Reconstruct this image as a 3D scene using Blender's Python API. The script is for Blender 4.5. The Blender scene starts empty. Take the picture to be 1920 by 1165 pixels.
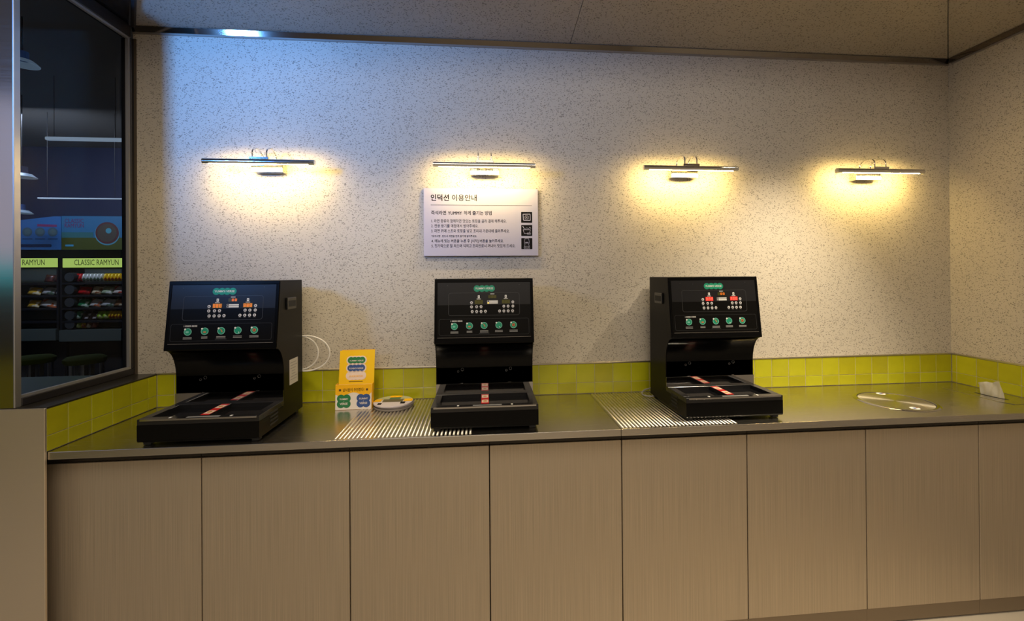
import bpy, bmesh, math, random
from mathutils import Vector, Matrix, Euler
random.seed(7)
SC = bpy.context.scene
COL = SC.collection

# ------------------------------------------------------------------ camera
ZC = 0.94                      # counter top above the floor
YB = 2.2754                    # face of the back wall tiling
CAMZ = ZC + 0.6358
F, CX, CY = 814.62, 979.78, 512.53
YAW, PITCH, ROLL = 0.0897, 0.0034, 0.0074
fw = Vector((math.sin(YAW) * math.cos(PITCH), math.cos(YAW) * math.cos(PITCH), math.sin(PITCH)))
rt = Vector((math.cos(YAW), -math.sin(YAW), 0))
up = rt.cross(fw)
cxa = rt * math.cos(ROLL) - up * math.sin(ROLL)
cya = rt * math.sin(ROLL) + up * math.cos(ROLL)
cam_d = bpy.data.cameras.new('camera')
cam = bpy.data.objects.new('camera', cam_d); COL.objects.link(cam)
m = Matrix.Identity(4)
for i in range(3):
    m[i][0] = cxa[i]; m[i][1] = cya[i]; m[i][2] = -fw[i]
m[2][3] = CAMZ
cam.matrix_world = m
cam_d.sensor_width = 36; cam_d.sensor_fit = 'HORIZONTAL'
cam_d.lens = F / 1920 * 36
cam_d.shift_x = (960 - CX) / 1920
cam_d.shift_y = (CY - 582.5) / 1920
cam_d.clip_start = 0.05
SC.camera = cam

# ------------------------------------------------------------------ world, view, large lights
w = bpy.data.worlds.new('world'); SC.world = w; w.use_nodes = True
w.node_tree.nodes['Background'].inputs[0].default_value = (0.9, 0.85, 0.8, 1)
w.node_tree.nodes['Background'].inputs[1].default_value = 0.02
SC.view_settings.view_transform = 'Standard'; SC.view_settings.look = 'None'
SC.view_settings.exposure = 0.0; SC.view_settings.gamma = 1.0
SC.view_settings.use_curve_mapping = False

def area(name, loc, target, sx, sy, power, col, spread=180):
    d = bpy.data.lights.new(name, 'AREA'); d.shape = 'RECTANGLE'; d.size = sx; d.size_y = sy
    d.energy = power; d.color = col; d.spread = math.radians(spread)
    o = bpy.data.objects.new(name, d); COL.objects.link(o); o.location = loc
    o.rotation_euler = (Vector(target) - Vector(loc)).to_track_quat('-Z', 'Y').to_euler()
    return o
PANEL_LOC = Vector((-2.12, 0.30, 2.35)); PANEL_AIM = Vector((-0.95, 2.27, 2.78))
_pd = (PANEL_AIM - PANEL_LOC).normalized()
area('room_ceiling_light', (-0.1, -0.3, 3.44), (-0.1, -0.3, 0), 3.0, 1.6, 56, (1.0, 0.87, 0.70))
area('room_ceiling_light', (0.2, -2.2, 3.44), (0.2, -2.2, 0), 3.2, 1.0, 46, (1.0, 0.87, 0.70))
area('cool_panel_light', PANEL_LOC + _pd * 0.02, PANEL_AIM, 0.20, 0.40, 16, (0.10, 0.36, 1.0), 76)
def spot(name, loc, target, power, col, cone, blend, radius):
    d = bpy.data.lights.new(name, 'SPOT'); d.energy = power; d.color = col; d.spot_size = math.radians(cone)
    d.spot_blend = blend; d.shadow_soft_size = radius
    o = bpy.data.objects.new(name, d); COL.objects.link(o); o.location = loc
    o.rotation_euler = (Vector(target) - Vector(loc)).to_track_quat('-Z', 'Y').to_euler()
    return o
SPOTS = [((1.75, 1.58, 2.78), (1.52, 2.02, 0.95), 190, 'right'), ((-0.55, 1.58, 2.78), (-0.50, 2.02, 0.95), 42, 'left')]
for _l, _t, _p, _n in SPOTS: spot('ceiling_spot', Vector(_l) + (Vector(_t) - Vector(_l)).normalized() * 0.04, _t, _p, (1.0, 0.84, 0.60), 72, 1.0, 0.035)
area('store_fill_light', (-5.4, 5.0, 3.3), (-5.4, 6.3, 1.0), 1.6, 0.2, 42, (0.80, 0.88, 1.0))  # unseen fill added in front of the racks to brighten the packets

# ------------------------------------------------------------------ materials
def srgb(r, g, b):
    f = lambda c: ((c / 255 + 0.055) / 1.055) ** 2.4 if c > 10 else c / 255 / 12.92
    return (f(r), f(g), f(b), 1)
MATS = {}
def mat(name, color, rough=0.5, metal=0.0, emis=None, strength=0.0, spec=0.5, coat=0.0):
    if name in MATS: return MATS[name]
    m = bpy.data.materials.new(name); m.use_nodes = True
    b = m.node_tree.nodes['Principled BSDF']
    b.inputs['Base Color'].default_value = color if len(color) == 4 else (*color, 1)
    b.inputs['Roughness'].default_value = rough; b.inputs['Metallic'].default_value = metal
    b.inputs['Specular IOR Level'].default_value = spec
    b.inputs['Coat Weight'].default_value = coat
    if emis:
        b.inputs['Emission Color'].default_value = emis if len(emis) == 4 else (*emis, 1)
        b.inputs['Emission Strength'].default_value = strength
    MATS[name] = m
    return m
def N(m, t, **kw):
    n = m.node_tree.nodes.new(t)
    for k, v in kw.items(): setattr(n, k, v)
    return n
def L(m, a, b): m.node_tree.links.new(a, b)
def mathn(m, op, a, b=None, clamp=False):
    n = N(m, 'ShaderNodeMath', operation=op, use_clamp=clamp)
    for i, v in enumerate((a, b)):
        if v is None: continue
        if isinstance(v, (int, float)): n.inputs[i].default_value = v
        else: L(m, v, n.inputs[i])
    return n.outputs[0]
def mixc(m, fac, a, b):
    n = N(m, 'ShaderNodeMix', data_type='RGBA')
    if isinstance(fac, (int, float)): n.inputs[0].default_value = fac
    else: L(m, fac, n.inputs[0])
    for i, v in ((6, a), (7, b)):
        if isinstance(v, tuple): n.inputs[i].default_value = v
        else: L(m, v, n.inputs[i])
    return n.outputs[2]

def plaster(name, base, fleck, scale=1.0, rough=0.75):
    m = mat(name, base, rough)
    b = m.node_tree.nodes['Principled BSDF']
    tc = N(m, 'ShaderNodeTexCoord')
    ns = N(m, 'ShaderNodeTexNoise'); ns.inputs['Scale'].default_value = 35 * scale; ns.inputs['Detail'].default_value = 2
    L(m, tc.outputs['Object'], ns.inputs['Vector'])
    warp = N(m, 'ShaderNodeVectorMath', operation='MULTIPLY_ADD')
    L(m, ns.outputs['Color'], warp.inputs[0]); warp.inputs[1].default_value = (0.012, 0.012, 0.012)
    L(m, tc.outputs['Object'], warp.inputs[2])
    tot = None
    for k, (rot, sc, st) in enumerate((((0.5, 0.6, 0.5), 104, 2.0), ((-0.6, -0.75, 0.4), 114, 2.2), ((0.2, 1.45, -0.5), 96, 1.7))):
        mp = N(m, 'ShaderNodeMapping'); mp.inputs['Rotation'].default_value = rot
        mp.inputs['Scale'].default_value = (1, 1.2, st)
        L(m, warp.outputs[0], mp.inputs['Vector'])
        v = N(m, 'ShaderNodeTexVoronoi'); v.inputs['Scale'].default_value = sc * scale
        L(m, mp.outputs[0], v.inputs['Vector'])
        sep = N(m, 'ShaderNodeSeparateColor'); L(m, v.outputs['Color'], sep.inputs[0])
        rad = mathn(m, 'MULTIPLY', mathn(m, 'SUBTRACT', sep.outputs[0], 0.40), 0.76)
        d = mathn(m, 'SUBTRACT', rad, v.outputs['Distance'])
        f = mathn(m, 'MULTIPLY', d, 14.0, True)
        tot = f if tot is None else mathn(m, 'MAXIMUM', tot, f)
    big = N(m, 'ShaderNodeTexNoise'); big.inputs['Scale'].default_value = 2.2; big.inputs['Detail'].default_value = 4
    L(m, tc.outputs['Object'], big.inputs['Vector'])
    fine = N(m, 'ShaderNodeTexNoise'); fine.inputs['Scale'].default_value = 160; fine.inputs['Detail'].default_value = 3
    L(m, tc.outputs['Object'], fine.inputs['Vector'])
    dark = tuple(c * 0.84 for c in base[:3]) + (1,)
    c1 = mixc(m, big.outputs['Fac'], dark, tuple(min(1, c * 1.08) for c in base[:3]) + (1,))
    c2 = mixc(m, mathn(m, 'MULTIPLY', fine.outputs['Fac'], 0.35), c1, dark)
    c3 = mixc(m, mathn(m, 'MULTIPLY', tot, 0.66), c2, fleck)
    L(m, c3, b.inputs['Base Color'])
    bp = N(m, 'ShaderNodeBump'); bp.inputs['Strength'].default_value = 0.25; bp.inputs['Distance'].default_value = 0.004
    h = mathn(m, 'SUBTRACT', mathn(m, 'MULTIPLY', fine.outputs['Fac'], 0.6), tot)
    L(m, h, bp.inputs['Height']); L(m, bp.outputs[0], b.inputs['Normal'])
    return m
def brushed(name, base, rough, axis, metal=1.0, var=0.12, bump=0.02, freq=900):
    m = mat(name, base, rough, metal)
    b = m.node_tree.nodes['Principled BSDF']
    tc = N(m, 'ShaderNodeTexCoord'); mp = N(m, 'ShaderNodeMapping')
    s = [freq, freq, freq]; s[axis] = freq / 150
    mp.inputs['Scale'].default_value = s; L(m, tc.outputs['Object'], mp.inputs['Vector'])
    n = N(m, 'ShaderNodeTexNoise'); n.inputs['Scale'].default_value = 1; n.inputs['Detail'].default_value = 2
    L(m, mp.outputs[0], n.inputs['Vector'])
    lo = tuple(c * (1 - var) for c in base[:3]) + (1,); hi = tuple(min(1, c * (1 + var)) for c in base[:3]) + (1,)
    L(m, mixc(m, n.outputs['Fac'], lo, hi), b.inputs['Base Color'])
    L(m, mathn(m, 'ADD', mathn(m, 'MULTIPLY', n.outputs['Fac'], 0.12), rough - 0.06), b.inputs['Roughness'])
    return m
def tilemat(name, base):
    m = mat(name, base, 0.22, coat=0.3)
    b = m.node_tree.nodes['Principled BSDF']
    oi = N(m, 'ShaderNodeObjectInfo'); tc = N(m, 'ShaderNodeTexCoord')
    n = N(m, 'ShaderNodeTexNoise'); n.inputs['Scale'].default_value = 14; n.inputs['Detail'].default_value = 5
    L(m, tc.outputs['Object'], n.inputs['Vector'])
    hs = N(m, 'ShaderNodeHueSaturation')
    L(m, mathn(m, 'ADD', mathn(m, 'MULTIPLY', oi.outputs['Random'], 0.16), mathn(m, 'ADD', mathn(m, 'MULTIPLY', n.outputs['Fac'], 0.30), 0.77)), hs.inputs['Value'])
    L(m, mathn(m, 'ADD', mathn(m, 'MULTIPLY', oi.outputs['Random'], 0.010), 0.495), hs.inputs['Hue'])
    hs.inputs['Color'].default_value = base
    L(m, hs.outputs[0], b.inputs['Base Color'])
    bp = N(m, 'ShaderNodeBump'); bp.inputs['Strength'].default_value = 0.08
    L(m, n.outputs['Fac'], bp.inputs['Height']); L(m, bp.outputs[0], b.inputs['Normal'])
    return m

M_plaster = plaster('plaster', (0.56, 0.51, 0.43, 1), (0.075, 0.062, 0.048, 1))
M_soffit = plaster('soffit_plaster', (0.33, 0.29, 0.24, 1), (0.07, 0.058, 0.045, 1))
M_counter = brushed('counter_steel', (0.60, 0.565, 0.51, 1), 0.25, 0, var=0.02)
M_lid = mat('spun_steel', (0.66, 0.62, 0.54, 1), 0.30, 1.0)
_b = M_lid.node_tree.nodes['Principled BSDF']; _t = N(M_lid, 'ShaderNodeTangent', direction_type='RADIAL', axis='Z')
L(M_lid, _t.outputs[0], _b.inputs['Tangent']); _b.inputs['Anisotropic'].default_value = 0.85
M_rib = mat('rib_lit_steel', (0.80, 0.75, 0.64, 1), 0.42, 1.0)  # lighter than the counter steel: lamp glow put into the rib colour
M_pillar = brushed('pillar_steel', (0.62, 0.60, 0.57, 1), 0.16, 0, var=0.03)
M_endsteel = brushed('end_steel', (0.80, 0.69, 0.54, 1), 0.32, 0, metal=0.75, var=0.03)
M_door = brushed('door_laminate', (0.55, 0.455, 0.335, 1), 0.42, 2, metal=0.55, var=0.28, freq=380)
M_plinth = mat('plinth', (0.27, 0.21, 0.145, 1), 0.45, 0.5)
M_dark = mat('dark_recess', (0.02, 0.017, 0.014, 1), 0.6)
M_chrome = mat('chrome', (0.80, 0.79, 0.77, 1), 0.10, 1.0)
M_trim = mat('trim_metal', (0.28, 0.25, 0.225, 1), 0.06, 1.0)
M_flange = mat('trim_flange', (0.34, 0.31, 0.28, 1), 0.4, 0.6)
M_edge = mat('tile_edge_metal', (0.62, 0.58, 0.52, 1), 0.3, 1.0)
M_tile = tilemat('lime_tile', (0.44, 0.43, 0.012, 1))
M_grout = mat('grout', (0.50, 0.45, 0.33, 1), 0.85)
M_frame = mat('window_frame_dark', (0.035, 0.032, 0.034, 1), 0.35, 0.4)
M_bead = mat('window_bead', (0.42, 0.42, 0.44, 1), 0.4, 0.6)
M_black = mat('black_enamel', (0.002, 0.002, 0.0023, 1), 0.28, spec=0.12)
M_blackside = mat('black_side_enamel', (0.003, 0.0028, 0.0026, 1), 0.36, spec=0.14)
M_panel = mat('black_panel', (0.007, 0.007, 0.009, 1), 0.38, spec=0.38)
M_glassblk = mat('black_ceramic_glass', (0.006, 0.006, 0.007, 1), 0.06)
M_deck = mat('deck_black_metal', (0.012, 0.012, 0.013, 1), 0.2, 0.0, spec=0.6)
M_mirror = mat('polished_steel', (0.55, 0.54, 0.54, 1), 0.06, 1.0)
M_outline = mat('panel_outline', (0.035, 0.035, 0.038, 1), 0.35)
M_white = mat('white_print', (0.78, 0.77, 0.74, 1), 0.5)
M_grey = mat('grey_print', (0.25, 0.25, 0.25, 1), 0.5)
M_green = mat('logo_green', srgb(20, 140, 108), 0.4)
M_greenrim = mat('logo_green_rim', srgb(120, 190, 170), 0.4)
M_rubber = mat('rubber', (0.01, 0.01, 0.01, 1), 0.7)
M_red = mat('red_print', srgb(200, 32, 28), 0.35)
M_orange = mat('orange_print', srgb(200, 120, 70), 0.5)
M_lcd = mat('display_off_glow', srgb(58, 56, 10), 0.3, emis=srgb(60, 58, 10), strength=0.25)  # off display given a faint olive glow of its own
M_seg_off = mat('segment_off', srgb(95, 92, 40), 0.4)
M_seg_amber = mat('segment_amber', srgb(230, 110, 40), 0.4, emis=srgb(255, 110, 30), strength=1.1)
M_lcd_amber = mat('display_amber', srgb(110, 80, 10), 0.4, emis=srgb(150, 110, 10), strength=0.5)
M_seg_red = mat('segment_red', srgb(255, 120, 100), 0.4, emis=srgb(255, 130, 90), strength=1.2)
M_lcd_red = mat('display_red', srgb(210, 15, 20), 0.4, emis=srgb(235, 12, 22), strength=0.8)
M_yled = mat('yellow_led', srgb(255, 200, 40), 0.4, emis=srgb(255, 190, 40), strength=1.5)
M_cable = mat('white_cable', (0.74, 0.71, 0.66, 1), 0.45)
M_cablegrey = mat('grey_cable', (0.30, 0.29, 0.27, 1), 0.5)
M_paper = mat('sticker_paper', (0.55, 0.53, 0.49, 1), 0.6)
M_sign = mat('sign_board', (0.46, 0.45, 0.58, 1), 0.5)  # white board tinted lilac: cool room light put into its colour
M_ink = mat('sign_ink', (0.008, 0.007, 0.008, 1), 0.7, spec=0.1)
M_led = mat('warm_led', (1, 0.9, 0.7, 1), 0.5, emis=(1.0, 0.71, 0.24, 1), strength=115)
M_yellow = mat('card_yellow', srgb(248, 200, 18), 0.4)
M_yellow2 = mat('card_orange_yellow', srgb(250, 186, 14), 0.4)
M_cardwhite = mat('card_white', srgb(232, 222, 212), 0.45)
M_cardgreen = mat('card_green', srgb(38, 120, 70), 0.45)
M_cardblue = mat('card_blue', srgb(52, 82, 142), 0.45)
M_tissue = mat('tissue_paper', (0.80, 0.78, 0.74, 1), 0.8)
M_floor = mat('floor_stone', (0.52, 0.46, 0.37, 1), 0.35)
M_bluecast = mat('store_blue_cast', (0.010, 0.018, 0.060, 1), 0.7)  # blue of the glass reflection put into the store wall colour
M_storeblack = mat('store_black', (0.006, 0.006, 0.009, 1), 0.6)

def glass_mat(name):
    m = bpy.data.materials.new(name); m.use_nodes = True
    nt = m.node_tree; nt.nodes.clear()
    out = nt.nodes.new('ShaderNodeOutputMaterial'); mix = nt.nodes.new('ShaderNodeMixShader')
    tr = nt.nodes.new('ShaderNodeBsdfTransparent'); gl = nt.nodes.new('ShaderNodeBsdfGlossy')
    fr = nt.nodes.new('ShaderNodeFresnel'); fr.inputs[0].default_value = 1.22
    ge = nt.nodes.new('ShaderNodeNewGeometry')
    tr.inputs[0].default_value = (0.80, 0.84, 0.90, 1); gl.inputs['Roughness'].default_value = 0.02
    L(m, mathn(m, 'MULTIPLY', fr.outputs[0], mathn(m, 'SUBTRACT', 1.0, ge.outputs['Backfacing'])), mix.inputs[0]); L(m, tr.outputs[0], mix.inputs[1]); L(m, gl.outputs[0], mix.inputs[2])
    L(m, mix.outputs[0], out.inputs[0])
    return m
M_glass = glass_mat('window_glass')

# ------------------------------------------------------------------ helpers
def obj(name, bm, material, parent=None, loc=(0, 0, 0), rot=(0, 0, 0), smooth=False):
    if isinstance(bm, bmesh.types.BMesh):
        me = bpy.data.meshes.new(name)
        bmesh.ops.recalc_face_normals(bm, faces=bm.faces)
        bm.to_mesh(me); bm.free()
    else: me = bm
    if material and not me.materials: me.materials.append(material)
    if smooth:
        for p in me.polygons: p.use_smooth = True
        me.set_sharp_from_angle(angle=math.radians(38))
    o = bpy.data.objects.new(name, me); COL.objects.link(o)
    o.location = loc; o.rotation_euler = rot
    if parent: o.parent = parent
    return o
def tag(o, label=None, cat=None, group=None, kind=None):
    if label: o['label'] = label
    if cat: o['category'] = cat
    if group: o['group'] = group
    if kind: o['kind'] = kind
    return o
def thing(name, label, cat, loc=(0, 0, 0), rz=0, group=None):
    o = bpy.data.objects.new(name, None); COL.objects.link(o)
    o.empty_display_size = 0.05; o.location = loc; o.rotation_euler = (0, 0, rz)
    return tag(o, label, cat, group)
def BM(): return bmesh.new()
def box(bm, x0, x1, y0, y1, z0, z1, bev=0.0, seg=1):
    vs = [bm.verts.new((x, y, z)) for z in (z0, z1) for y in (y0, y1) for x in (x0, x1)]
    fs = [(0, 1, 3, 2), (4, 6, 7, 5), (0, 4, 5, 1), (2, 3, 7, 6), (0, 2, 6, 4), (1, 5, 7, 3)]
    faces = [bm.faces.new([vs[i] for i in f]) for f in fs]
    if bev:
        es = list({e for f in faces for e in f.edges})
        bmesh.ops.bevel(bm, geom=es, offset=bev, segments=seg, profile=0.5, affect='EDGES')
    return bm
def bx(*a, **k): return box(BM(), *a, **k)
def prism_x(bm, prof, x0, x1):
    a = [bm.verts.new((x0, y, z)) for y, z in prof]; b = [bm.verts.new((x1, y, z)) for y, z in prof]
    n = len(prof)
    for i in range(n): bm.faces.new((a[i], a[(i + 1) % n], b[(i + 1) % n], b[i]))
    bm.faces.new(a[::-1]); bm.faces.new(b)
    return bm
def prism_z(bm, pts, z0, z1):
    a = [bm.verts.new((x, y, z0)) for x, y in pts]; b = [bm.verts.new((x, y, z1)) for x, y in pts]
    n = len(pts)
    for i in range(n): bm.faces.new((a[i], a[(i + 1) % n], b[(i + 1) % n], b[i]))
    bm.faces.new(a[::-1]); bm.faces.new(b)
    return bm
def tube(bm, pts, r, n=8, closed=False):
    pts = [Vector(p) for p in pts]; rings = []
    m = len(pts); ref = Vector((0.13, 0.31, 0.94)).normalized()
    prev = None
    for i, p in enumerate(pts):
        a = pts[(i - 1) % m] if (i or closed) else p; b = pts[(i + 1) % m] if (i < m - 1 or closed) else p
        t = (b - a).normalized()
        if prev is None:
            u = t.cross(ref)
            if u.length < 1e-3: u = t.cross(Vector((1, 0, 0)))
            u.normalize()
        else:
            u = (prev - t * prev.dot(t)).normalized()
        prev = u; v = t.cross(u)
        rings.append([bm.verts.new(p + r * (u * math.cos(2 * math.pi * k / n) + v * math.sin(2 * math.pi * k / n))) for k in range(n)])
    for i in range(m if closed else m - 1):
        A, B = rings[i], rings[(i + 1) % m]
        for k in range(n): bm.faces.new((A[k], A[(k + 1) % n], B[(k + 1) % n], B[k]))
    if not closed:
        bm.faces.new(rings[0][::-1]); bm.faces.new(rings[-1])
    return bm
def disc(bm, x, y, r, z0, z1, n=24):
    return prism_z(bm, [(x + r * math.cos(2 * math.pi * k / n), y + r * math.sin(2 * math.pi * k / n)) for k in range(n)], z0, z1)
def lathe(bm, prof, n=32):
    rings = []
    for r, z in prof:
        if r < 1e-6: rings.append([bm.verts.new((0, 0, z))])
        else: rings.append([bm.verts.new((r * math.cos(2 * math.pi * k / n), r * math.sin(2 * math.pi * k / n), z)) for k in range(n)])
    for A, B in zip(rings, rings[1:]):
        for k in range(n):
            k2 = (k + 1) % n
            if len(A) == 1 and len(B) > 1: bm.faces.new((A[0], B[k2], B[k]))
            elif len(B) == 1 and len(A) > 1: bm.faces.new((A[k], A[k2], B[0]))
            elif len(A) > 1: bm.faces.new((A[k], A[k2], B[k2], B[k]))
    return bm
def rrect(x0, x1, y0, y1, r, n=5):
    pts = []
    for cx, cy, a0 in ((x1 - r, y1 - r, 0), (x0 + r, y1 - r, 90), (x0 + r, y0 + r, 180), (x1 - r, y0 + r, 270)):
        for k in range(n + 1):
            a = math.radians(a0 + 90 * k / n); pts.append((cx + r * math.cos(a), cy + r * math.sin(a)))
    return pts
def ring_outline(bm, pts, wdt, z0, z1):
    c = Vector((sum(p[0] for p in pts) / len(pts), sum(p[1] for p in pts) / len(pts)))
    n = len(pts); ins = []
    for i, p in enumerate(pts):
        a = Vector(pts[i - 1]); b = Vector(pts[(i + 1) % n]); t = (b - a).normalized()
        nn = Vector((-t.y, t.x)); ins.append(Vector(p) + nn * wdt)
    lo, li, uo, ui = ([bm.verts.new((*p[:2], z)) for p in src] for src, z in ((pts, z0), (ins, z0), (pts, z1), (ins, z1)))
    for i in range(n):
        j = (i + 1) % n
        bm.faces.new((uo[i], uo[j], ui[j], ui[i])); bm.faces.new((lo[i], lo[j], uo[j], uo[i])); bm.faces.new((ui[i], ui[j], li[j], li[i]))
    return bm
_tc = {}
def text_mesh(*a, **k):
    key = (a, tuple(sorted(k.items())))
    if key not in _tc: _tc[key] = text_mesh_(*a, **k)
    return _tc[key].copy()
def text_mesh_(body, width=None, size=None, bold=0.0, align='LEFT', res=2, depth=0.0):
    c = bpy.data.curves.new('lettering', 'FONT'); c.body = body; c.size = 1; c.offset = bold
    c.align_x = align; c.resolution_u = res; c.extrude = 0
    o = bpy.data.objects.new('lettering', c)
    me = bpy.data.meshes.new_from_object(o)
    bpy.data.objects.remove(o); bpy.data.curves.remove(c)
    xs = [v.co.x for v in me.vertices]
    s = size if width is None else width / (max(xs) - min(xs))
    if size and width: sx, sy = width / (max(xs) - min(xs)), size
    else: sx = sy = s
    x0 = min(xs) if align == 'LEFT' else 0
    for v in me.vertices: v.co = ((v.co.x - x0) * sx, v.co.y * sy, 0)
    return me
def lettering(body, parent, loc, material, rot=(0, 0, 0), name='lettering', **k):
    return obj(name, text_mesh(body, **k), material, parent, loc, rot)
RX90 = (math.pi / 2, 0, 0)

def at(px, py, Y):
    a = (px - CX) / F; b = (py - CY) / F
    s, c = math.sin(ROLL), math.cos(ROLL); u = c * a - s * b; v = s * a + c * b
    d = rt * u - up * v + fw
    k = Y / d.y
    return Vector((d.x * k, Y, CAMZ + d.z * k))

# ------------------------------------------------------------------ setting
XL, XR = -1.592, 2.684
XG = -1.700                    # window plane
TT = ZC + 0.1628               # top of the tiling
ZT = ZC + 1.863                # foot of the sloping ceiling
YP = YB + 0.008                # plaster face behind the tile face
H = 3.5
wb = tag(obj('wall_back', bx(XG, XR + 0.2, YP, YP + 0.14, 0, H), M_plaster), kind='structure')
wr = tag(obj('wall_right', bx(XR + 0.008, XR + 0.2, -3.6, YP, 0, H), M_plaster), kind='structure')
tag(obj('floor', bx(-9, XR + 0.2, -3.6, 7.1, -0.1, 0), M_floor), kind='structure')
tag(obj('ceiling', bx(-9, XR + 0.2, -3.6, 7.1, H, H + 0.1), mat('upper_ceiling', (0.28, 0.26, 0.24, 1), 0.8)), kind='structure')
tag(obj('wall_front', bx(-9, XR + 0.2, -3.7, -3.6, 0, H), mat('front_wall', (0.34, 0.31, 0.27, 1), 0.8)), kind='structure')
tag(obj('wall_left', bx(-9.1, -9, -3.6, 7.1, 0, H), M_bluecast), kind='structure')
tag(obj('wall_far', bx(-9, XG, 6.95, 7.1, 0, H), M_bluecast), kind='structure')
tag(obj('wall_partition', bx(XG, XG + 0.1, YP + 0.141, 6.94, 0, H), M_storeblack), kind='structure')
tag(obj('floor', bx(-9, XG - 0.02, 1.82, 6.94, 0.0005, 0.004), mat('store_floor', (0.006, 0.006, 0.007, 1), 0.6, spec=0.1)), kind='structure')

# sloping ceiling border round the alcove: back, right and dark left strips
DY = 0.62; RISE = 0.075
def soffit(pts):               # pts: (x, y, z) of the sloping underside, counted round
    bm = BM()
    a = [bm.verts.new(p) for p in pts]; b = [bm.verts.new((p[0], p[1], H)) for p in pts]
    n = len(pts)
    for i in range(n): bm.faces.new((a[i], a[(i + 1) % n], b[(i + 1) % n], b[i]))
    bm.faces.new(a[::-1]); bm.faces.new(b)
    return bm
yb = YP - 0.001
hR = (XR + 0.007 - 1.17 * DY, yb - DY); hL = (XG + 0.76 * DY, yb - DY)
SX = 0.468
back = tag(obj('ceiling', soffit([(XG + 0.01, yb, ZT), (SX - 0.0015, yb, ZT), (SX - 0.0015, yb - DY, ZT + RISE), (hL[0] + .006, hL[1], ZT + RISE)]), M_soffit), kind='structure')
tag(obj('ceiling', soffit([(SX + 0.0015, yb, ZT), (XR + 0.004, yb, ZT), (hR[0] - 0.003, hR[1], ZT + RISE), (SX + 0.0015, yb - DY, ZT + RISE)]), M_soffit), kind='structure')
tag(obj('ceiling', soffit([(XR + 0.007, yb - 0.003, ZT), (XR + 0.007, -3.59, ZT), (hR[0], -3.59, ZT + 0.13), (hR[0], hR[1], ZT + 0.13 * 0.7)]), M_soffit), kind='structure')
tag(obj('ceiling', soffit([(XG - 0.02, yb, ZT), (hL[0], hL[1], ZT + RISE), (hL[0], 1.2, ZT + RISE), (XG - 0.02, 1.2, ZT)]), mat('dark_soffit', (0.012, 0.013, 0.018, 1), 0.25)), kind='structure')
bm = BM(); tube(bm, [(XG + 0.005, yb - 0.004, ZT - 0.002), (hL[0] + 0.003, hL[1], ZT + RISE - 0.004)], 0.010, 6)
tag(obj('trim_5', bm, M_frame), kind='structure')

# metal trims between wall and ceiling: a tilted polished face over a flat flange
TZ = ZC + 1.827
def trim_prof(y): return [(y, TZ + 0.0095), (y - 0.006, TZ + 0.0095), (y - 0.0147, TZ + 0.033), (y, TZ + 0.0358)]
t1 = tag(obj('trim_1', prism_x(BM(), trim_prof(YP - 0.0005), XG + 0.002, XR + 0.004), M_trim), kind='structure')
obj('flange', bx(XG + 0.002, XR + 0.004, YP - 0.007, YP - 0.0005, TZ, TZ + 0.009), M_flange, t1)
t2 = tag(obj('trim_2', bx(XR - 0.010, XR + 0.0075, -3.5, YP - 0.02, TZ + 0.0095, TZ + 0.0355), M_trim), kind='structure')
obj('flange', bx(XR + 0.001, XR + 0.0075, -3.5, YP - 0.02, TZ, TZ + 0.009), M_flange, t2)

# tiling: every tile its own piece, grout bed behind
TW = 0.1; G = 0.0022
def tile_mesh(wd, ht, d=0.008, cache={}):
    k = (round(wd, 4), round(ht, 4))
    if k not in cache:
        me = bpy.data.meshes.new('tile'); b = bx(-wd / 2, wd / 2, 0, d, -ht / 2, ht / 2, bev=0.0012)
        bmesh.ops.recalc_face_normals(b, faces=b.faces); b.to_mesh(me); b.free(); me.materials.append(M_tile); cache[k] = me
    return cache[k]
rows = [(TT - 0.004 - 0.1, TT - 0.004), (ZC + 0.0015, TT - 0.004 - 0.1)]
def lay(parent, u0, u1, joints, place):
    us = [u0] + sorted(j for j in joints if u0 + 0.004 < j < u1 - 0.004) + [u1]
    for a, b in zip(us, us[1:]):
        for z0, z1 in rows:
            o = obj('tile', tile_mesh(b - a - G, z1 - z0 - G), None, parent)
            place(o, (a + b) / 2, (z0 + z1) / 2)
def pb(o, u, z): o.location = (u, YB, z)
def pr_(o, u, z): o.location = (XR, u, z); o.rotation_euler = (0, 0, -math.pi / 2)
def pl(o, u, z): o.location = (XL, u, z); o.rotation_euler = (0, 0, math.pi / 2)
lay(wb, XL, XR, [1.4871 + 0.1 * i for i in range(-40, 14)], pb)
lay(wr, 1.40, YB - 0.001, [YB - 0.0258 - 0.1 * i for i in range(0, 12)], pr_)
obj('grout_bed', bx(XL - 0.004, XR + 0.003, YB + 0.002, YP - 0.0003, ZC + 0.0005, TT - 0.003), M_grout, wb)
obj('grout_bed', bx(XR + 0.002, XR + 0.0078, 1.40, YB - 0.0005, ZC + 0.0005, TT - 0.003), M_grout, wr)
obj('edge_trim', bx(XL - 0.004, XR + 0.003, YB - 0.003, YP - 0.0002, TT - 0.003, TT + 0.0035, bev=0.0006), M_edge, wb)
obj('edge_trim', bx(XR - 0.003, XR + 0.0079, 1.40, YB - 0.0035, TT - 0.003, TT + 0.0035, bev=0.0006), M_edge, wr)

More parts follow.
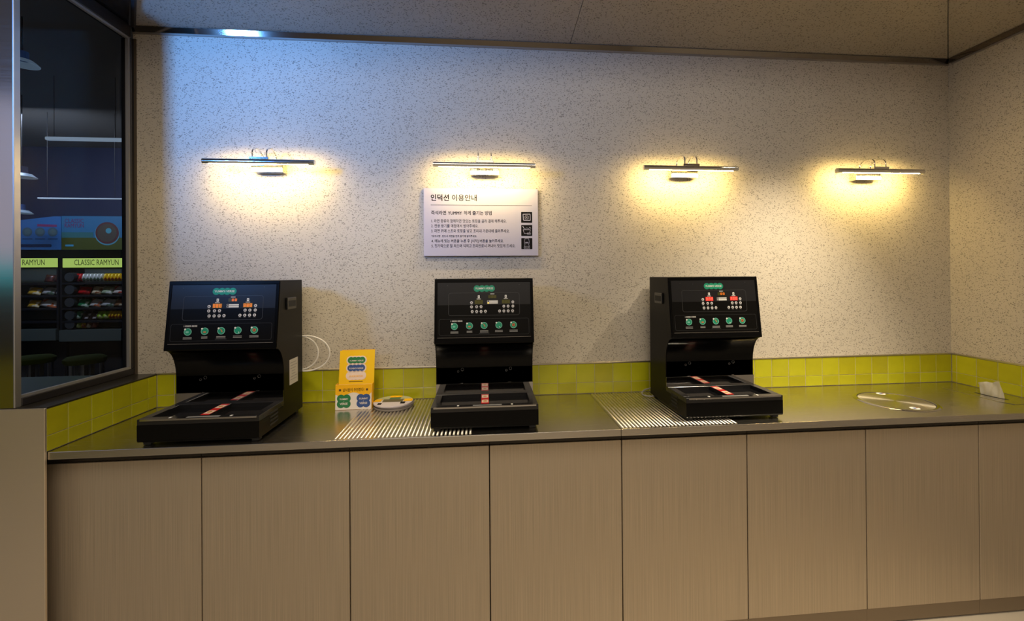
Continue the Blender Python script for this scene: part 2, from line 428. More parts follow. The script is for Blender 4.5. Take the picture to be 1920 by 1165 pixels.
# low wall under the window with steel end, pillar, and the window
bm = bx(-2.9, -1.672, 1.742, YB + 0.004, 0, ZC - 0.03); box(bm, -2.9, XL - 0.008, 1.742, YB + 0.004, ZC - 0.0298, TT - 0.006)
lw = tag(obj('wall_window', bm, M_storeblack), kind='structure')
lay(lw, 1.737, YB - 0.001, [YB - 0.4542 - 0.1 + 0.1 * i + 0.0 for i in range(0, 8)], pl)
obj('grout_bed', bx(XL - 0.0078, XL - 0.002, 1.739, YB - 0.0005, ZC + 0.0005, TT - 0.003), M_grout, lw)
obj('end_panel', bx(-2.9, XL + 0.001, 1.728, 1.737, 0, TT - 0.001, bev=0.001), M_endsteel, lw)
obj('sill', bx(-2.4, XL + 0.001, 1.7372, YB + 0.003, TT - 0.005, TT + 0.002, bev=0.001), mat('sill_dark', (0.05, 0.046, 0.04, 1), 0.3, 0.6), lw)
pil = tag(obj('wall_pillar', bx(-2.35, XG - 0.001, 1.737, 1.758, TT + 0.0022, H), M_pillar), kind='structure')
obj('corner_strip', bx(XG - 0.0008, XG + 0.005, 1.735, 1.758, TT + 0.0022, H, bev=0.001), mat('jamb_steel', (0.55, 0.54, 0.54, 1), 0.42, 0.9), pil)
WZ0, WZ1 = TT + 0.002, ZT - 0.01
wn = thing('window_1', None, None); wn['kind'] = 'structure'
obj('frame_rail', bx(XG - 0.04, XG + 0.006, 1.759, YP - 0.001, WZ0 + 0.0005, WZ0 + 0.030, bev=0.002), M_frame, wn)
obj('frame_rail', bx(XG - 0.04, XG + 0.006, 1.2, YP - 0.02, WZ1 - 0.052, WZ1 + 0.005, bev=0.002), M_frame, wn)
obj('frame_post', bx(XG - 0.04, XG + 0.006, YP - 0.020, YP - 0.0006, WZ0 + 0.031, WZ1 - 0.053, bev=0.002), M_frame, wn)
obj('frame_post', bx(XG - 0.003, XG + 0.016, YP - 0.004, YP - 0.0002, WZ0 + 0.002, ZT - 0.06), mat('corner_brown', (0.10, 0.075, 0.05, 1), 0.5, 0.3), wn)
bw = 0.010
obj('glazing_bead', bx(XG - 0.012, XG + 0.001, 1.7595, YP - 0.0205, WZ0 + 0.0305, WZ0 + 0.0305 + bw), M_bead, wn)
obj('glazing_bead', bx(XG - 0.012, XG + 0.001, 1.7595, YP - 0.0205, WZ1 - 0.0525 - bw, WZ1 - 0.0525), M_bead, wn)
obj('glazing_bead', bx(XG - 0.012, XG + 0.001, YP - 0.020 - 0.011, YP - 0.0206, WZ0 + 0.041, WZ1 - 0.063), M_bead, wn)
obj('glass_pane', bx(XG - 0.030, XG - 0.024, 1.7595, YP - 0.021, WZ0 + 0.031, WZ1 - 0.053), M_glass, wn)

# ------------------------------------------------------------------ cabinets under the counter
YF = 1.797; YE = 1.738
joints = [-1.670] + [0.5774 + 0.5584 * k for k in range(-3, 4)] + [XR + 0.004]
ords = ['leftmost', 'second', 'third', 'fourth', 'fifth', 'sixth', 'seventh', 'rightmost']
for i, (a, b) in enumerate(zip(joints, joints[1:])):
    lab = {0: 'leftmost brown brushed cabinet, beside the steel end panel', 7: 'rightmost brown brushed cabinet, under the tissue slot'}.get(
        i, '%s brown brushed cabinet from the left under the steel counter' % ords[i])
    c = thing('base_cabinet', lab, 'cabinet', ((a + b) / 2, YF, 0), group='brushed brown cabinets under the counter')
    hw = (b - a) / 2
    obj('body', bx(-hw + 0.001, hw - 0.001, 0.021, YP - YF - 0.012, 0.075, ZC - 0.032), M_dark, c)
    obj('door', bx(-hw + 0.0022, hw - 0.0022, 0, 0.0205, ZC - 0.8675, ZC - 0.068, bev=0.0012), M_door, c)
    obj('plinth', bx(-hw + 0.0004, hw - 0.0004, 0.004, 0.020, 0.008, ZC - 0.870), M_plinth, c)
    obj('shadow_rail', bx(-hw + 0.001, hw - 0.001, 0.0005, 0.0205, ZC - 0.062, ZC - 0.031), mat('rail_shade_dark', (0.05, 0.042, 0.034, 1), 0.4, 0.6), c)  # rail coloured dark to hold the shade under the counter lip

# ------------------------------------------------------------------ steel counter tops with pressed ribs
CJ = 0.5575
rib_me = {}
def rib(parent, x):
    if 'r' not in rib_me:
        b = BM(); n = 6; prof = [(0.0046 * math.cos(math.pi * k / n), 0.0020 * math.sin(math.pi * k / n)) for k in range(n + 1)]
        y0, y1 = YE + 0.012, YB - 0.006
        A = [b.verts.new((u, y0, v)) for u, v in prof]; B = [b.verts.new((u, y1, v)) for u, v in prof]
        for k in range(n): b.faces.new((A[k], A[k + 1], B[k + 1], B[k]))
        b.faces.new(A[::-1]); b.faces.new(B); b.faces.new((A[0], B[0], B[-1], A[-1]))
        me = bpy.data.meshes.new('rib'); bmesh.ops.recalc_face_normals(b, faces=b.faces); b.to_mesh(me); b.free()
        for p in me.polygons: p.use_smooth = len(p.vertices) == 4
        me.materials.append(M_rib); rib_me['r'] = me
    o = obj('rib', rib_me['r'], None, parent, (x, 0, 0))
def top(label, x0, x1, ribs):
    t = thing('countertop', label, 'countertop', (0, 0, ZC))
    obj('slab', bx(x0, x1, YE, YP - 0.009, -0.0285, 0, bev=0.0018, seg=2), M_counter, t)
    for x in ribs: rib(t, x)
    return t
ct1 = top('long left brushed steel counter top carrying two black cookers', XL + 0.001, CJ - 0.0007, [-0.580 + 0.01635 * k for k in range(33)])
ct2 = top('right brushed steel counter top with the round bin lid', CJ + 0.0007, XR - 0.0005, [CJ + 0.012 + 0.01635 * k for k in range(31)])
# hatch with the tissue slot, slightly proud of the counter
hp = [(2.492, 2.16), (2.492, 1.90), (2.512, 1.850), (2.676, 1.850), (2.676, 2.16)]
hat = tag(obj('tissue_hatch', prism_z(BM(), hp, 0.0002, 0.0018), M_counter, None, (0, 0, ZC)), 'flat steel tissue hatch in the right counter corner', 'hatch')
sl = [(2.5545 + 0.015 * math.sin(t) * (0.55 + 0.45 * abs(math.sin(t))), 1.985 + 0.072 * math.cos(t)) for t in [2 * math.pi * k / 28 for k in range(28)]]
obj('slot', prism_z(BM(), [(x + 0.012 * (1 - (y - 1.913) / 0.144), y) for x, y in sl], 0.0019, 0.0023), M_dark, hat)
# tissue
bm = BM(); nu, nv = 26, 14
grid = []
for i in range(nu + 1):
    s = i / nu; col_ = []
    for j in range(nv + 1):
        t = j / nv
        hh = (0.056 + 0.034 * s) * (1.0 - 0.10 * max(0, math.sin(math.pi * (s * 2.2 - 0.9))) - 0.30 * max(0, s - 0.72) - 0.5 * max(0, 0.06 - s))
        y = 2.028 - 0.098 * s * (1 - 0.02 * t) + 0.010 * t * math.sin(2.2 * s + .3)
        x = 2.557 + 0.006 * s - 0.014 * math.sin(0.9 * t) + 0.0045 * math.sin(9 * s + 3 * t) * (0.3 + t) + 0.0022 * math.sin(21 * s - 5 * t) - 0.005 * t * t * math.cos(5 * s)
        col_.append(bm.verts.new((x, y, ZC + 0.0026 + hh * math.sin(t * 1.35) / math.sin(1.35))))
    grid.append(col_)
fs = [bm.faces.new((grid[i][j], grid[i + 1][j], grid[i + 1][j + 1], grid[i][j + 1])) for i in range(nu) for j in range(nv)]
bmesh.ops.solidify(bm, geom=fs, thickness=0.0012)
tag(obj('tissue', bm, M_tissue, smooth=True), 'crumpled white tissue pulled up from the counter slot', 'tissue')
# round waste lid
lid = thing('bin_lid', 'round spun steel bin lid with two white stickers', 'lid', (2.010, 1.965, ZC + 0.0004))
obj('rim', lathe(BM(), [(0.150, 0.0), (0.150, 0.0025), (0.154, 0.004), (0.162, 0.0035), (0.168, 0.0)], 64), M_mirror, lid, smooth=True)
obj('gap', lathe(BM(), [(0.0, 0.0), (0.150, 0.0), (0.150, 0.0006), (0.0, 0.0006)], 64), M_dark, lid)
bm = BM(); prof = [(0.0, 0.0018), (0.05, 0.0018), (0.10, 0.0018), (0.1455, 0.0017), (0.1465, 0.0007)]
obj('disc', lathe(bm, prof, 72), M_lid, lid, smooth=True)
for (sx, sy, rz) in ((0.045, 0.122, 0.3), (-0.02, -0.117, 0.2)):
    s = obj('sticker', lathe(BM(), [(0.0, 0.0021), (0.020, 0.0021), (0.020, 0.0017)], 24), M_white, lid, (sx, sy, 0), (0, 0, rz))
    obj('print', prism_z(BM(), rrect(-0.010, 0.010, -0.006, 0.006, 0.003), 0.0022, 0.0024), M_cardblue, s)
    obj('print', prism_z(BM(), rrect(0.012, 0.018, -0.006, 0.006, 0.002), 0.0022, 0.0024), M_orange, s)

# ------------------------------------------------------------------ picture lamps
def picture_lamp(x, label):
    t = thing('picture_lamp', label, 'wall lamp', (x, YP, ZC + 1.150), group='chrome picture lamps on the wall')
    obj('wall_box', bx(-0.0735, 0.0735, -0.048, -0.0005, 0, 0.045, bev=0.0015), M_chrome, t)
    yb_, zb = -0.118, 0.031
    # hood: upper three quarters of a tube
    b = BM(); n = 18; r = 0.0138; half = 0.25
    a0, a1 = math.radians(80), math.radians(238)
    R1 = [(yb_ + r * math.cos(a0 + (a1 - a0) * k / n), zb + r * math.sin(a0 + (a1 - a0) * k / n)) for k in range(n + 1)]
    R1 += [(yb_ + (r - 0.0012) * math.cos(a0 + (a1 - a0) * k / n), zb + (r - 0.0012) * math.sin(a0 + (a1 - a0) * k / n)) for k in range(n, -1, -1)]
    prism_x(b, R1, -half, half)
    obj('hood', b, M_chrome, t, smooth=True)
    for s in (-1, 1):
        e = obj('end_cap', prism_x(BM(), [(yb_ + 0.0142 * math.cos(2 * math.pi * k / 20), zb + 0.0142 * math.sin(2 * math.pi * k / 20)) for k in range(20)], s * half, s * (half + 0.003)), M_chrome, t)
    # LED strip under the hood, turned a little to the wall
    led = obj('led_strip', bx(-0.225, 0.225, -0.0140, 0.0080, -0.0006, 0.0006), M_led, t, (0, yb_ + 0.0008, zb - 0.0030), (math.radians(46), 0, 0))
    obj('led_light_stop', bx(-0.228, 0.228, -0.0110, 0.0092, 0.0009, 0.0016), M_flange, t, (0, yb_ + 0.0008, zb - 0.0030), (math.radians(46), 0, 0))  # plate added to block the strip's light from the upper wall
    br = obj('bracket', bx(-0.044, 0.044, yb_ - 0.010, yb_ + 0.010, zb + 0.0115, zb + 0.023, bev=0.001), M_chrome, t)
    for s in (-1, 1):
        px = s * 0.0325; pts = []
        for k in range(4): pts.append((px, -0.022, 0.045 + 0.028 * k / 4))
        for k in range(13):
            a = math.pi * k / 12
            pts.append((px, (yb_ - 0.022) / 2 + (yb_ + 0.022) / -2 * math.cos(a), 0.073 + 0.034 * math.sin(a)))
        pts += [(px, yb_, 0.064), (px, yb_, zb + 0.0225)]
        obj('arm', tube(BM(), pts, 0.0034, 8), M_chrome, t, smooth=True)
    return t
for x, lab in ((-1.056, 'leftmost chrome picture lamp, catching blue light'), (0.010, 'chrome picture lamp directly above the white notice'),
               (1.076, 'third chrome picture lamp from left, above the red-lit cooker'), (2.142, 'rightmost chrome picture lamp, nearest the right corner')):
    picture_lamp(x, lab)

# ------------------------------------------------------------------ notice board
SW, SH = 0.592, 0.350
sx0, sz0 = -0.304, ZC + 0.735
nt = thing('notice_board', 'white notice with Korean cooking steps under the second lamp', 'sign', (sx0, YP - 0.001, sz0))
obj('board', bx(0, SW, -0.016, 0, 0, SH, bev=0.001), M_sign, nt)
K = SW / 1650.0
def sp(zx, zy): return ((zx - 112) * K, -0.0164, SH - (zy - 92) * SH / 985.0)
def sl_(body, x0, x1, base, size, bold=0.0):
    lettering(body, nt, sp(x0, base), M_ink, RX90, width=(x1 - x0) * K, size=size, bold=bold)
sl_('인덕션', 213, 472, 268, 0.037, 0.022)
sl_('이용안내', 515, 870, 268, 0.037, 0.012)
sl_('즉석라면', 218, 430, 474, 0.0235, 0.016)
sl_('YUMMY', 455, 655, 474, 0.0235, 0.0)
sl_('YUMMY', 458, 658, 474, 0.0235, 0.0)
sl_('YUMMY', 456, 656, 476, 0.0235, 0.0)
sl_('하게 즐기는 방법', 682, 1085, 474, 0.0235, 0.016)
sl_('1. 라면 종류와 함께하면 맛있는 토핑을 골라 결제 해주세요.', 220, 1298, 588, 0.0192, 0.008)
sl_('2. 전용 용기를 매점에서 받아주세요.', 217, 890, 659, 0.0192, 0.008)
sl_('3. 라면 위에 스프와 토핑을 넣고 조리대 가운데에 올려주세요.', 217, 1342, 732, 0.0192, 0.008)
sl_('*유의사항 : 반드시 라면을 먼저 용기에 넣어주세요.', 220, 868, 802, 0.0130, 0.010)
sl_('4. 메뉴에 맞는 버튼을 누른 후 [시작] 버튼을 눌러주세요.', 220, 1256, 878, 0.0192, 0.008)
sl_('5. 젓가락으로 잘 저으며 익히고 조리완료시 꺼내어 맛있게 드세요.', 220, 1425, 950, 0.0192, 0.008)
def zbox(x0, x1, y0, y1, d0=-0.0164, d1=-0.0158):
    a = sp(x0, y1); b = sp(x1, y0); return bx(a[0], b[0], d0, d1, a[2], b[2])
obj('rule', zbox(213, 1672, 335, 340), M_ink, nt)
for q, (y0, y1) in enumerate(((430, 590), (623, 785), (817, 980))):
    a = sp(1512, y1); b = sp(1675, y0)
    ic = obj('icon', prism_z(BM(), rrect(a[0], b[0], a[2], b[2], 0.003), 0, 0.0004), M_ink, nt, (0, -0.0161, 0), RX90)
    cx, cz = (a[0] + b[0]) / 2, (a[2] + b[2]) / 2
    g = BM()
    def S(x0, x1, z0, z1): prism_z(g, [(cx + x0, cz + z0), (cx + x1, cz + z0), (cx + x1, cz + z1), (cx + x0, cz + z1)], 0.0005, 0.0008)
    def stroke(pts, wd=0.0011, closed=False):
        n = len(pts)
        for i in range(n if closed else n - 1):
            p, q_ = Vector(pts[i]), Vector(pts[(i + 1) % n]); t = (q_ - p).normalized(); nn = Vector((-t.y, t.x)) * wd / 2
            prism_z(g, [(cx + v.x, cz + v.y) for v in (p - nn, q_ - nn, q_ + nn, p + nn)], 0.0005, 0.0008)
    if q == 0:
        stroke([(-0.017, -0.015), (0.019, -0.016), (0.018, 0.017), (-0.019, 0.016)], 0.003, True)
        stroke(rrect(-0.0085, 0.0085, -0.008, 0.008, 0.003, 2), 0.002, True)
        S(-0.0025, 0.0025, -0.0025, 0.0025)
    elif q == 1:
        stroke([(-0.019, 0.004), (0.019, 0.004), (0.014, -0.016), (-0.013, -0.016)], 0.0018, True)
        stroke([(-0.021, 0.023), (-0.012, 0.007)], 0.003); stroke([(-0.007, 0.006), (-0.003, 0.013), (0.004, 0.013), (0.008, 0.006)], 0.0014)
        stroke([(0.010, 0.009), (0.017, 0.018), (0.021, 0.010)], 0.0018); stroke([(0.003, -0.013), (0.020, -0.013), (0.020, -0.020), (0.003, -0.020)], 0.0016, True)
    else:
        stroke([(-0.010, 0.026), (0.010, 0.026), (0.013, 0.008), (0.010, -0.006), (0.015, -0.018), (0.015, -0.025), (-0.015, -0.025), (-0.015, -0.018), (-0.010, -0.006), (-0.013, 0.008)], 0.0013, True)
        S(-0.0085, 0.0085, 0.0045, 0.008); stroke([(-0.011, -0.001), (0.011, -0.001)], 0.0012); stroke([(-0.010, -0.014), (0.010, -0.014), (0.010, -0.021), (-0.010, -0.021)], 0.0012, True)
    obj('pictogram', g, M_sign, ic)

# ------------------------------------------------------------------ induction cookers
MW = 0.437; HW = MW / 2
PA = math.atan2(0.282, 0.038)
def panel_xy(zx, zy): return ((zx - 842) * 0.0002445, (1214 - zy) * 0.0002394)
def cooker(x, y, label, mode, cable, side_sticker=False):
    t = thing('induction_cooker', label, 'cooker', (x, y, ZC + 0.0022), group='black twin induction noodle cookers')
    curve = [(0.14 + 0.07 * math.cos(a), 0.215 + 0.118 * math.sin(a)) for a in [math.pi / 2 * k / 12 for k in range(13)]]
    prof = [(0.004, 0.014), (0.0, 0.020), (0.0, 0.078), (0.21, 0.078), (0.21, 0.20)] + curve + [(0.1385, 0.339), (0.176, 0.612), (0.181, 0.617), (0.398, 0.617), (0.40, 0.614), (0.40, 0.014)]
    obj('housing', prism_x(BM(), prof, -HW, HW), M_blackside, t, smooth=False)
    obj('rear_shadow_block', bx(-HW + 0.035, HW - 0.035, 0.4005, 0.470, 0.03, 0.605, bev=0.004), M_blackside, t)  # unseen box added to cast the cooker's shadow on the wall
    # front skin of the hollowed column
    cv = [(0.2092, 0.10)] + [(yy - 0.0008, zz) for yy, zz in curve[:-1]]
    b = BM(); A = [b.verts.new((-HW + 0.004, yy, zz)) for yy, zz in cv]; B = [b.verts.new((HW - 0.004, yy, zz)) for yy, zz in cv]
    for k in range(len(cv) - 1): b.faces.new((A[k], B[k], B[k + 1], A[k + 1]))
    bmesh.ops.solidify(b, geom=list(b.faces), thickness=0.0006)
    obj('column_front', b, mat('column_enamel', (0.003, 0.003, 0.0032, 1), 0.18, spec=0.4), t, smooth=True)
    # deck with two wells
    d = BM(); z0, z1 = 0.0782, 0.100
    for (a, b_, c, e) in ((-HW, HW, 0.0, 0.030), (-HW, HW, 0.184, 0.2088), (-HW, -HW + 0.030, 0.0301, 0.1839), (HW - 0.030, HW, 0.0301, 0.1839), (-0.0165, 0.0165, 0.0301, 0.1839)):
        box(d, a, b_, c, e, z0, z1, bev=0.0010)
    obj('deck', d, M_deck, t)
    for s in (-1, 1):
        obj('glass_plate', bx(min(s * 0.0168, s * (HW - 0.0303)), max(s * 0.0168, s * (HW - 0.0303)), 0.0303, 0.1837, 0.0783, 0.0835), M_glassblk, t)
    st = obj('sticker_strip', bx(-0.016, 0.016, 0.034, 0.176, 0.1002, 0.1006), M_red, t)
    for yy in (0.068, 0.140):
        obj('photo_square', bx(-0.0135, 0.0135, yy - 0.020, yy + 0.020, 0.1007, 0.1009), mat('photo_cream', srgb(235, 215, 195), 0.4), st)
        obj('food_photo', disc(BM(), 0, yy, 0.0085, 0.1010, 0.1012, 16), mat('food', srgb(190, 130, 40), 0.5), st)
    obj('front_strip', bx(-HW + 0.011, HW - 0.009, -0.0030, 0.001, 0.0935, 0.1012, bev=0.0008), M_mirror, t)
    obj('deck_label', bx(-0.050, 0.068, 0.006, 0.020, 0.1002, 0.1006), M_grey, t)
    for s in (-1, 1): obj('white_marker', bx(s * 0.110 - 0.004, s * 0.110 + 0.004, 0.009, 0.021, 0.1002, 0.1010), M_white, t)
    sp_ = obj('splash_plate', bx(-HW, HW, 0.2045, 0.2065, 0.1004, 0.1430), M_mirror, t)
    for s in (-0.105, 0.112): obj('hook', bx(s - 0.007, s + 0.007, 0.2035, 0.2085, 0.1432, 0.147, bev=0.001), M_mirror, sp_)
    for s in (-0.110, 0.108):
        for dx, r, zz in ((0.009, 0.0062, 0.206), (-0.010, 0.0042, 0.198)):
            ringp = [(s + dx + r * math.cos(2 * math.pi * k / 14), 0.2088, zz + r * math.sin(2 * math.pi * k / 14)) for k in range(14)]
            obj('bolt_ring', tube(BM(), ringp, 0.0007, 5, True), mat('bolt', (0.16, 0.16, 0.16, 1), 0.4, 0.8), t)
    for sx in (-1, 1):
        for yy in (0.03, 0.365):
            obj('foot', prism_z(BM(), rrect(sx * 0.195 - 0.014, sx * 0.195 + 0.014, yy - 0.014, yy + 0.014, 0.004, 2), 0.0, 0.0142), M_rubber, t)
        obj('undertray', bx(-HW + 0.012, HW - 0.012, 0.012, 0.385, 0.0095, 0.0139), M_rubber, t) if sx == 1 else None
        # carrying recess on the flank: raised rim and dark pocket
        X = sx * HW
        hnd = obj('side_handle', bx(min(X, X + sx * 0.007), max(X, X + sx * 0.007), 0.232, 0.322, 0.488, 0.540, bev=0.002), M_deck, t)
        obj('pocket', bx(min(X + sx * 0.0066, X + sx * 0.0076), max(X + sx * 0.0066, X + sx * 0.0076), 0.243, 0.314, 0.500, 0.526), M_rubber, hnd)
        for k in range(4):
            zz = 0.032 + 0.015 * k
            obj('vent_slot', bx(min(X - sx * 0.0005, X + sx * 0.0012), max(X - sx * 0.0005, X + sx * 0.0012), 0.085, 0.150, zz, zz + 0.007), M_rubber, t)
    if side_sticker:
        X = HW
        ss = obj('rating_sticker', bx(X + 0.0002, X + 0.0008, 0.262, 0.348, 0.150, 0.262), M_paper, t)
        for k, (y0, y1) in enumerate(((0.27, 0.33), (0.27, 0.34), (0.27, 0.325), (0.285, 0.318), (0.285, 0.322), (0.27, 0.34), (0.27, 0.335))):
            obj('printed_line', bx(X + 0.0009, X + 0.0011, y0, y1, 0.245 - 0.0125 * k, 0.2475 - 0.0125 * k), M_grey, ss)
    # ---- control panel on the sloping front
    off = 0.0016
    cp = obj('control_panel', bx(-HW + 0.0125, HW - 0.0125, 0.024, 0.268, -0.004, 0.0, bev=0.0006), M_panel, t, (0, 0.14 - off * 0.991, 0.335 + off * 0.1335), (PA, 0, 0))
    P = lambda zx, zy, z=0.0003: (*panel_xy(zx, zy), z)
    b = BM()
    for (a, b_, c, e) in ((-HW, HW, 0.002, 0.0235), (-HW, HW, 0.2685, 0.2835), (-HW, -HW + 0.012, 0.0236, 0.2684), (HW - 0.012, HW, 0.0236, 0.2684)):
        box(b, a, b_, c, e, -0.006, 0.0012, bev=0.0010)
    obj('panel_surround', b, M_black, t, (0, 0.14 - off * 0.991, 0.335 + off * 0.1335), (PA, 0, 0))
    obj('lower_lip', bx(-HW + 0.014, HW - 0.014, 0.0242, 0.0252, 0.0, 0.0016), M_flange, cp)
    def ol(x0, x1, y0, y1, r, wd):
        a = panel_xy(x0, y1); c = panel_xy(x1, y0)
        obj('panel_outline', ring_outline(BM(), rrect(a[0], c[0], a[1], c[1], r), wd, 0, 0.0006), M_outline, cp)
    ol(195, 1485, 288, 712, 0.011, 0.0018); ol(30, 1650, 770, 1065, 0.008, 0.0010)
    b = BM()
    for cx_ in (710, 800, 886, 975):
        u, v = panel_xy(cx_, 212); disc(b, u, v, 0.0148, 0, 0.0006 + cx_ * 1e-7, 24)
    lg = obj('logo', b, M_green, cp)
    u, v = panel_xy(842, 228)
    lettering('YUMMY-VERSE', cp, (u, v, 0.0010), M_white, width=0.080, bold=0.010, align='CENTER', name='logo_lettering')
    for zx, zy in ((180, 150), (1485, 140), (430, 168)):
        obj('screw', disc(BM(), *panel_xy(zx, zy), 0.0018 if zx != 430 else 0.001, 0, 0.0009, 10), M_outline, cp)
    ring_pos = [(610, 472), (610, 550), (702, 549), (782, 548), (622, 637), (702, 637), (782, 637), (860, 635), (1360, 468), (1360, 545), (1195, 545), (1273, 545), (1117, 633), (1195, 633), (1273, 633), (1353, 632)]
    for zx, zy in ring_pos:
        u, v = panel_xy(zx, zy)
        bt = obj('button', lathe(BM(), [(0, 0.0009), (0.0055, 0.0009), (0.0062, 0.0004), (0.0062, 0.0)], 18), mat('button_grey', srgb(205, 203, 205), 0.4), cp, (u, v, 0))
        obj('button_symbol', lathe(BM(), [(0, 0.0013), (0.0022, 0.0013), (0.0022, 0.0009)], 10), M_ink, bt)
        obj('caption', bx(-0.0048, 0.0048, -0.0090, -0.0082, 0.0002, 0.0005), M_grey, bt)
    for (x0, x1, y0, y1, which) in ((668, 815, 425, 500, 'L'), (1160, 1308, 423, 495, 'L'), (915, 1060, 337, 392, 'C')):
        a = panel_xy(x0, y1); c = panel_xy(x1, y0)
        back, seg = {'off': (M_lcd, M_seg_off), 'amber': (M_lcd_amber, M_seg_amber), 'red': (M_lcd_red, M_seg_red)}[mode]
        if which == 'C' and mode == 'red': back, seg = M_lcd_amber, M_seg_amber
        ds = obj('display', bx(a[0], c[0], a[1], c[1], 0, 0.0008), M_lcd if which == 'C' else back, cp)
        wd = (c[0] - a[0]) / 3; ht = c[1] - a[1]
        for k in range(3):
            if which == 'C' and k == 0: continue
            g = BM(); cx_ = a[0] + wd * (k + 0.5); cy_ = (a[1] + c[1]) / 2; w2, h2 = wd * 0.30, ht * 0.36; s = 0.0011
            hs = [(-w2, w2, h2 - s, h2), (-w2, w2, -s / 2, s / 2), (-w2, w2, -h2, -h2 + s)]
            vs = [(-w2, -w2 + s, s, h2 - s), (w2 - s, w2, s, h2 - s), (-w2, -w2 + s, -h2 + s, -s), (w2 - s, w2, -h2 + s, -s)]
            for q in hs + vs: box(g, cx_ + q[0], cx_ + q[1], cy_ + q[2], cy_ + q[3], 0.0009, 0.0012)
            obj('digit', g, seg, ds)
    for x0, x1, y0, y1 in ((724, 760, 338, 390), (1214, 1250, 336, 388), (893, 1088, 437, 461), (893, 1088, 470, 495), (950, 1026, 305, 322), (702, 778, 398, 414), (1195, 1270, 396, 412)):
        a = panel_xy(x0, y1); c = panel_xy(x1, y0)
        q = obj('printed_mark', prism_z(BM(), rrect(a[0], c[0], a[1], c[1], min(0.0015, (c[1] - a[1]) * 0.45), 3), 0, 0.0006), M_white if y1 - y0 > 20 else mat('print_dim', (0.42, 0.41, 0.40, 1), 0.5), cp)
        if x0 == 893: obj('indicator', bx(a[0] + 0.002, a[0] + 0.008, a[1] + 0.001, c[1] - 0.001, 0.0007, 0.0010), M_yled if (mode == 'off' and y0 == 470) else M_ink, q)
        if x0 in (724, 1214): obj('pot_mark', bx(a[0] + 0.0025, c[0] - 0.0025, a[1] + 0.0035, c[1] - 0.0035, 0.0007, 0.0009), M_grey, q)
    a = panel_xy(232, 822); 
    obj('heading_mark', bx(a[0], a[0] + 0.003, a[1], a[1] + 0.0065, 0, 0.0005), M_grey, cp)
    for k in range(8):
        gap = 0.0022 if k > 3 else 0
        obj('heading_mark', bx(a[0] + 0.0065 + k * 0.0056 + gap, a[0] + 0.0108 + k * 0.0056 + gap, a[1], a[1] + 0.0068, 0, 0.0005), mat('print_dim', (0.42, 0.41, 0.40, 1), 0.5), cp)
    for q, (zx, zy) in enumerate(((304, 905), (572, 898), (835, 896), (1100, 893), (1366, 892))):
        u, v = panel_xy(zx, zy)
        ic = obj('step_icon', lathe(BM(), [(0, 0.0006), (0.0125, 0.0006), (0.0125, 0.0)], 28), M_green, cp, (u, v, 0))
        obj('icon_rim', ring_outline(BM(), [(0.0148 * math.cos(2 * math.pi * k / 28), 0.0148 * math.sin(2 * math.pi * k / 28)) for k in range(28)], 0.0022, 0, 0.0009), M_greenrim, ic)
        obj('icon_number_dot', disc(BM(), -0.0105, 0.0105, 0.0038, 0.0009, 0.0013, 14), M_white, ic)
        g = BM(); g2 = None
        if q == 0: prism_z(g, rrect(-0.008, 0.004, -0.005, 0.003, 0.002, 2), 0.0008, 0.0011)
        elif q == 1: prism_z(g, rrect(-0.0062, 0.0062, -0.0065, -0.0005, 0.003, 3), 0.0008, 0.0011)
        elif q == 2: prism_z(g, [(-0.004, 0.006), (-0.001, 0.0075), (0.006, -0.004), (0.003, -0.0065)], 0.0008, 0.0011)
        elif q == 3: prism_z(g, [(0.003, -0.005), (0.006, -0.0065), (0.0045, -0.0105), (0.0015, -0.0085)], 0.0008, 0.0011)
        else: disc(g, 0, 0, 0.0068, 0.0008, 0.0011, 18)
        obj('icon_picture', g, M_white if q == 3 else (M_orange if q != 0 else M_greenrim), ic)
        if q == 4: obj('icon_picture', disc(BM(), 0, 0, 0.0045, 0.0012, 0.0014, 14), mat('soup', srgb(150, 70, 40), 0.5), ic)
        for r_ in range(2 if q != 2 else 3):
            wdt = (0.017, 0.012, 0.018, 0.017, 0.018)[q] * (1 if r_ != 2 else 1.25)
            obj('caption', bx(-wdt, wdt, -0.0245 - r_ * 0.0052, -0.0220 - r_ * 0.0052, 0, 0.0004), mat('print_dim2', (0.30, 0.295, 0.29, 1), 0.5) if r_ < 2 else M_outline, ic)
    for pts, mt, r in cable: obj('power_cable', tube(BM(), pts, r, 8), mt, t, smooth=True)
    return t
def arc(cx, cy, cz, rx, rz, a0, a1, n=28, tilt=0.0):
    return [(cx + rx * math.cos(math.radians(a0 + (a1 - a0) * k / n)), cy + tilt * math.sin(math.radians(a0 + (a1 - a0) * k / n)), cz + rz * math.sin(math.radians(a0 + (a1 - a0) * k / n))) for k in range(n + 1)]
c1 = arc(0.228, 0.415, 0.264, 0.112, 0.084, 110, -110) + [(0.18, 0.42, 0.19)]
c1b = arc(0.195, 0.43, 0.264, 0.086, 0.080, 100, -105) + [(0.16, 0.43, 0.19)]
cooker(-1.079, 1.752, 'leftmost black induction cooker, amber digits and a white flank sticker', 'amber', [(c1, M_cable, 0.0036), (c1b, M_cable, 0.0036)], True)
cooker(0.003, 1.776, 'middle black induction cooker with unlit displays, below the notice', 'off', [])
c3 = [(0.15, 0.43, 0.03), (-0.20, 0.445, 0.028), (-0.235, 0.44, 0.022), (-0.258, 0.42, 0.014), (-0.262, 0.40, 0.008), (-0.250, 0.38, 0.0065), (-0.228, 0.37, 0.0065), (-0.19, 0.375, 0.0065)]
c3b = [(0.20, 0.435, 0.36), (0.258, 0.43, 0.33), (0.277, 0.425, 0.26), (0.276, 0.42, 0.19), (0.26, 0.42, 0.13), (0.21, 0.42, 0.09)]
